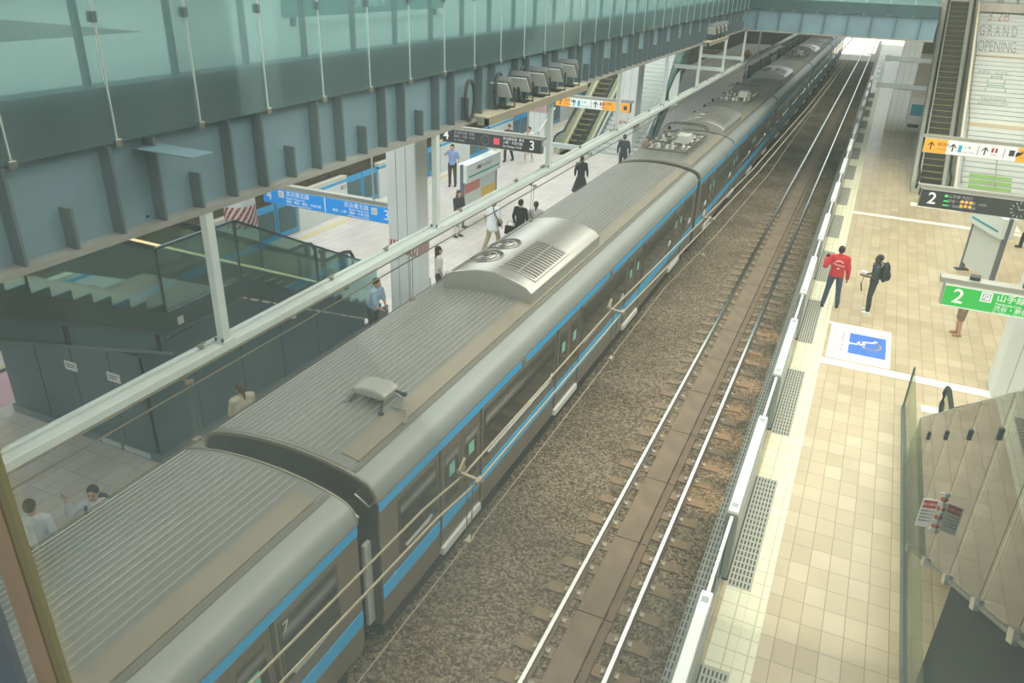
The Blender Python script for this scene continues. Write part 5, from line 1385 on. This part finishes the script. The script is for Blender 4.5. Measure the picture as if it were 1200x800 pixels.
struct(MB().box(-1.30, -1.068, .484, .496, 7.9, 11.2).build('trim_8', mat('mullion_grey', '#6f7880', .6)))

# ================================================================== ROOF AND LIGHT
struct(MB().box(30, 30.4, -25, 108, -1, 17).build('wall_right', mat('added_sky_block', '#8d8c86', .8, var=.1, scale=.3)))  # unseen wall added to block sky light from the right
struct(MB().box(-45, 30, -25, 108, 17, 17.4).build('ceiling', mat('roof_membrane', '#e6e4dc', .8)))
def area(name, loc, sx, sy, power, col=(1, 1, 1), rot=(0, 0, 0)):
    l = bpy.data.lights.new(name, 'AREA'); l.shape = 'RECTANGLE'; l.size = sx; l.size_y = sy; l.energy = power; l.color = col
    o = bpy.data.objects.new(name, l); C.objects.link(o); o.location = loc; o.rotation_euler = rot
    return o
sl_ = bpy.data.lights.new('column_fill_spot', 'SPOT'); sl_.energy = 900; sl_.spot_size = .62; sl_.spot_blend = .6; sl_.shadow_soft_size = .2; sl_.color = (1, .98, .94)  # spot added to brighten the far column, not a fixture of the bridge
so_ = bpy.data.objects.new('column_fill_spot', sl_); C.objects.link(so_); so_.location = (.4, 44, 6.7); so_.rotation_euler = Vector((.9, 9.4, -2.3)).to_track_quat('-Z', 'Y').to_euler()
area('roof_light_platform', (5.0, 17, 15.5), 9, 48, 5600, (1, .97, .90))
area('pane_veil_light', (0, -2.5, 11.1), 6, 2, 150, (.95, 1, .99))  # unseen light added behind the camera to light the haze on the pane
area('deck_fill_light', (-15, 18, 14.5), 12, 40, 2600, (.95, 1, 1))  # fill light added to brighten the deck floor
area('roof_light_track', (-5.0, 34, 16.2), 9, 70, 3800, (1, .98, .95))
area('island_fill_light', (-14, 28, 7.4), 8, 44, 2600, (.97, .98, 1))  # fill light added just under the deck soffit to brighten the island platform
for i, y in enumerate((13.4, 14.6, 15.9, 17.3, 18.8, 20.4, 22.2)):  # spots added for warm light patches on the ballast, without fixtures
    l = bpy.data.lights.new('warm_patch_spot', 'SPOT'); l.energy = 45; l.color = (1, .66, .38); l.spot_size = 1.0; l.spot_blend = .7; l.shadow_soft_size = .05
    o = bpy.data.objects.new('warm_patch_spot', l); C.objects.link(o); o.location = (-1.02, y, .84); o.rotation_euler = (0, .42, 0)
sun = bpy.data.lights.new('sun', 'SUN'); sun.energy = 14; sun.angle = .01; sun.color = (1, .96, .88)
so = bpy.data.objects.new('sun', sun); C.objects.link(so); so.rotation_euler = (math.radians(35), math.radians(20), 0)
w = bpy.data.worlds.new('sky'); bpy.context.scene.world = w; w.use_nodes = True
bgn = w.node_tree.nodes['Background']; bgn.inputs[0].default_value = (.86, .95, 1.0, 1); bgn.inputs[1].default_value = 1.35

# ================================================================== CAMERA
R = ((0.90829366, 0.20936447, -0.36217281), (0.41714847, -0.38818032, 0.82176833), (0.03146074, -0.8974868, -0.43991779))
cam = bpy.data.cameras.new('camera'); co = bpy.data.objects.new('camera', cam); C.objects.link(co)
cam.sensor_width = 36; cam.lens = 36 * 906.0 / 1200; cam.clip_start = .05; cam.clip_end = 1000
M4 = Matrix([[R[i][0], -R[i][1], -R[i][2], (0, 0, 9.55)[i]] for i in range(3)] + [[0, 0, 0, 1]])
co.matrix_world = M4
sc = bpy.context.scene; sc.camera = co
sc.view_settings.view_transform = 'Standard'; sc.view_settings.look = 'None'; sc.view_settings.gamma = 1
sc.view_settings.use_curve_mapping = False; sc.view_settings.exposure = 0.3
sc.cycles.max_bounces = 10; sc.cycles.glossy_bounces = 8; sc.cycles.transparent_max_bounces = 24
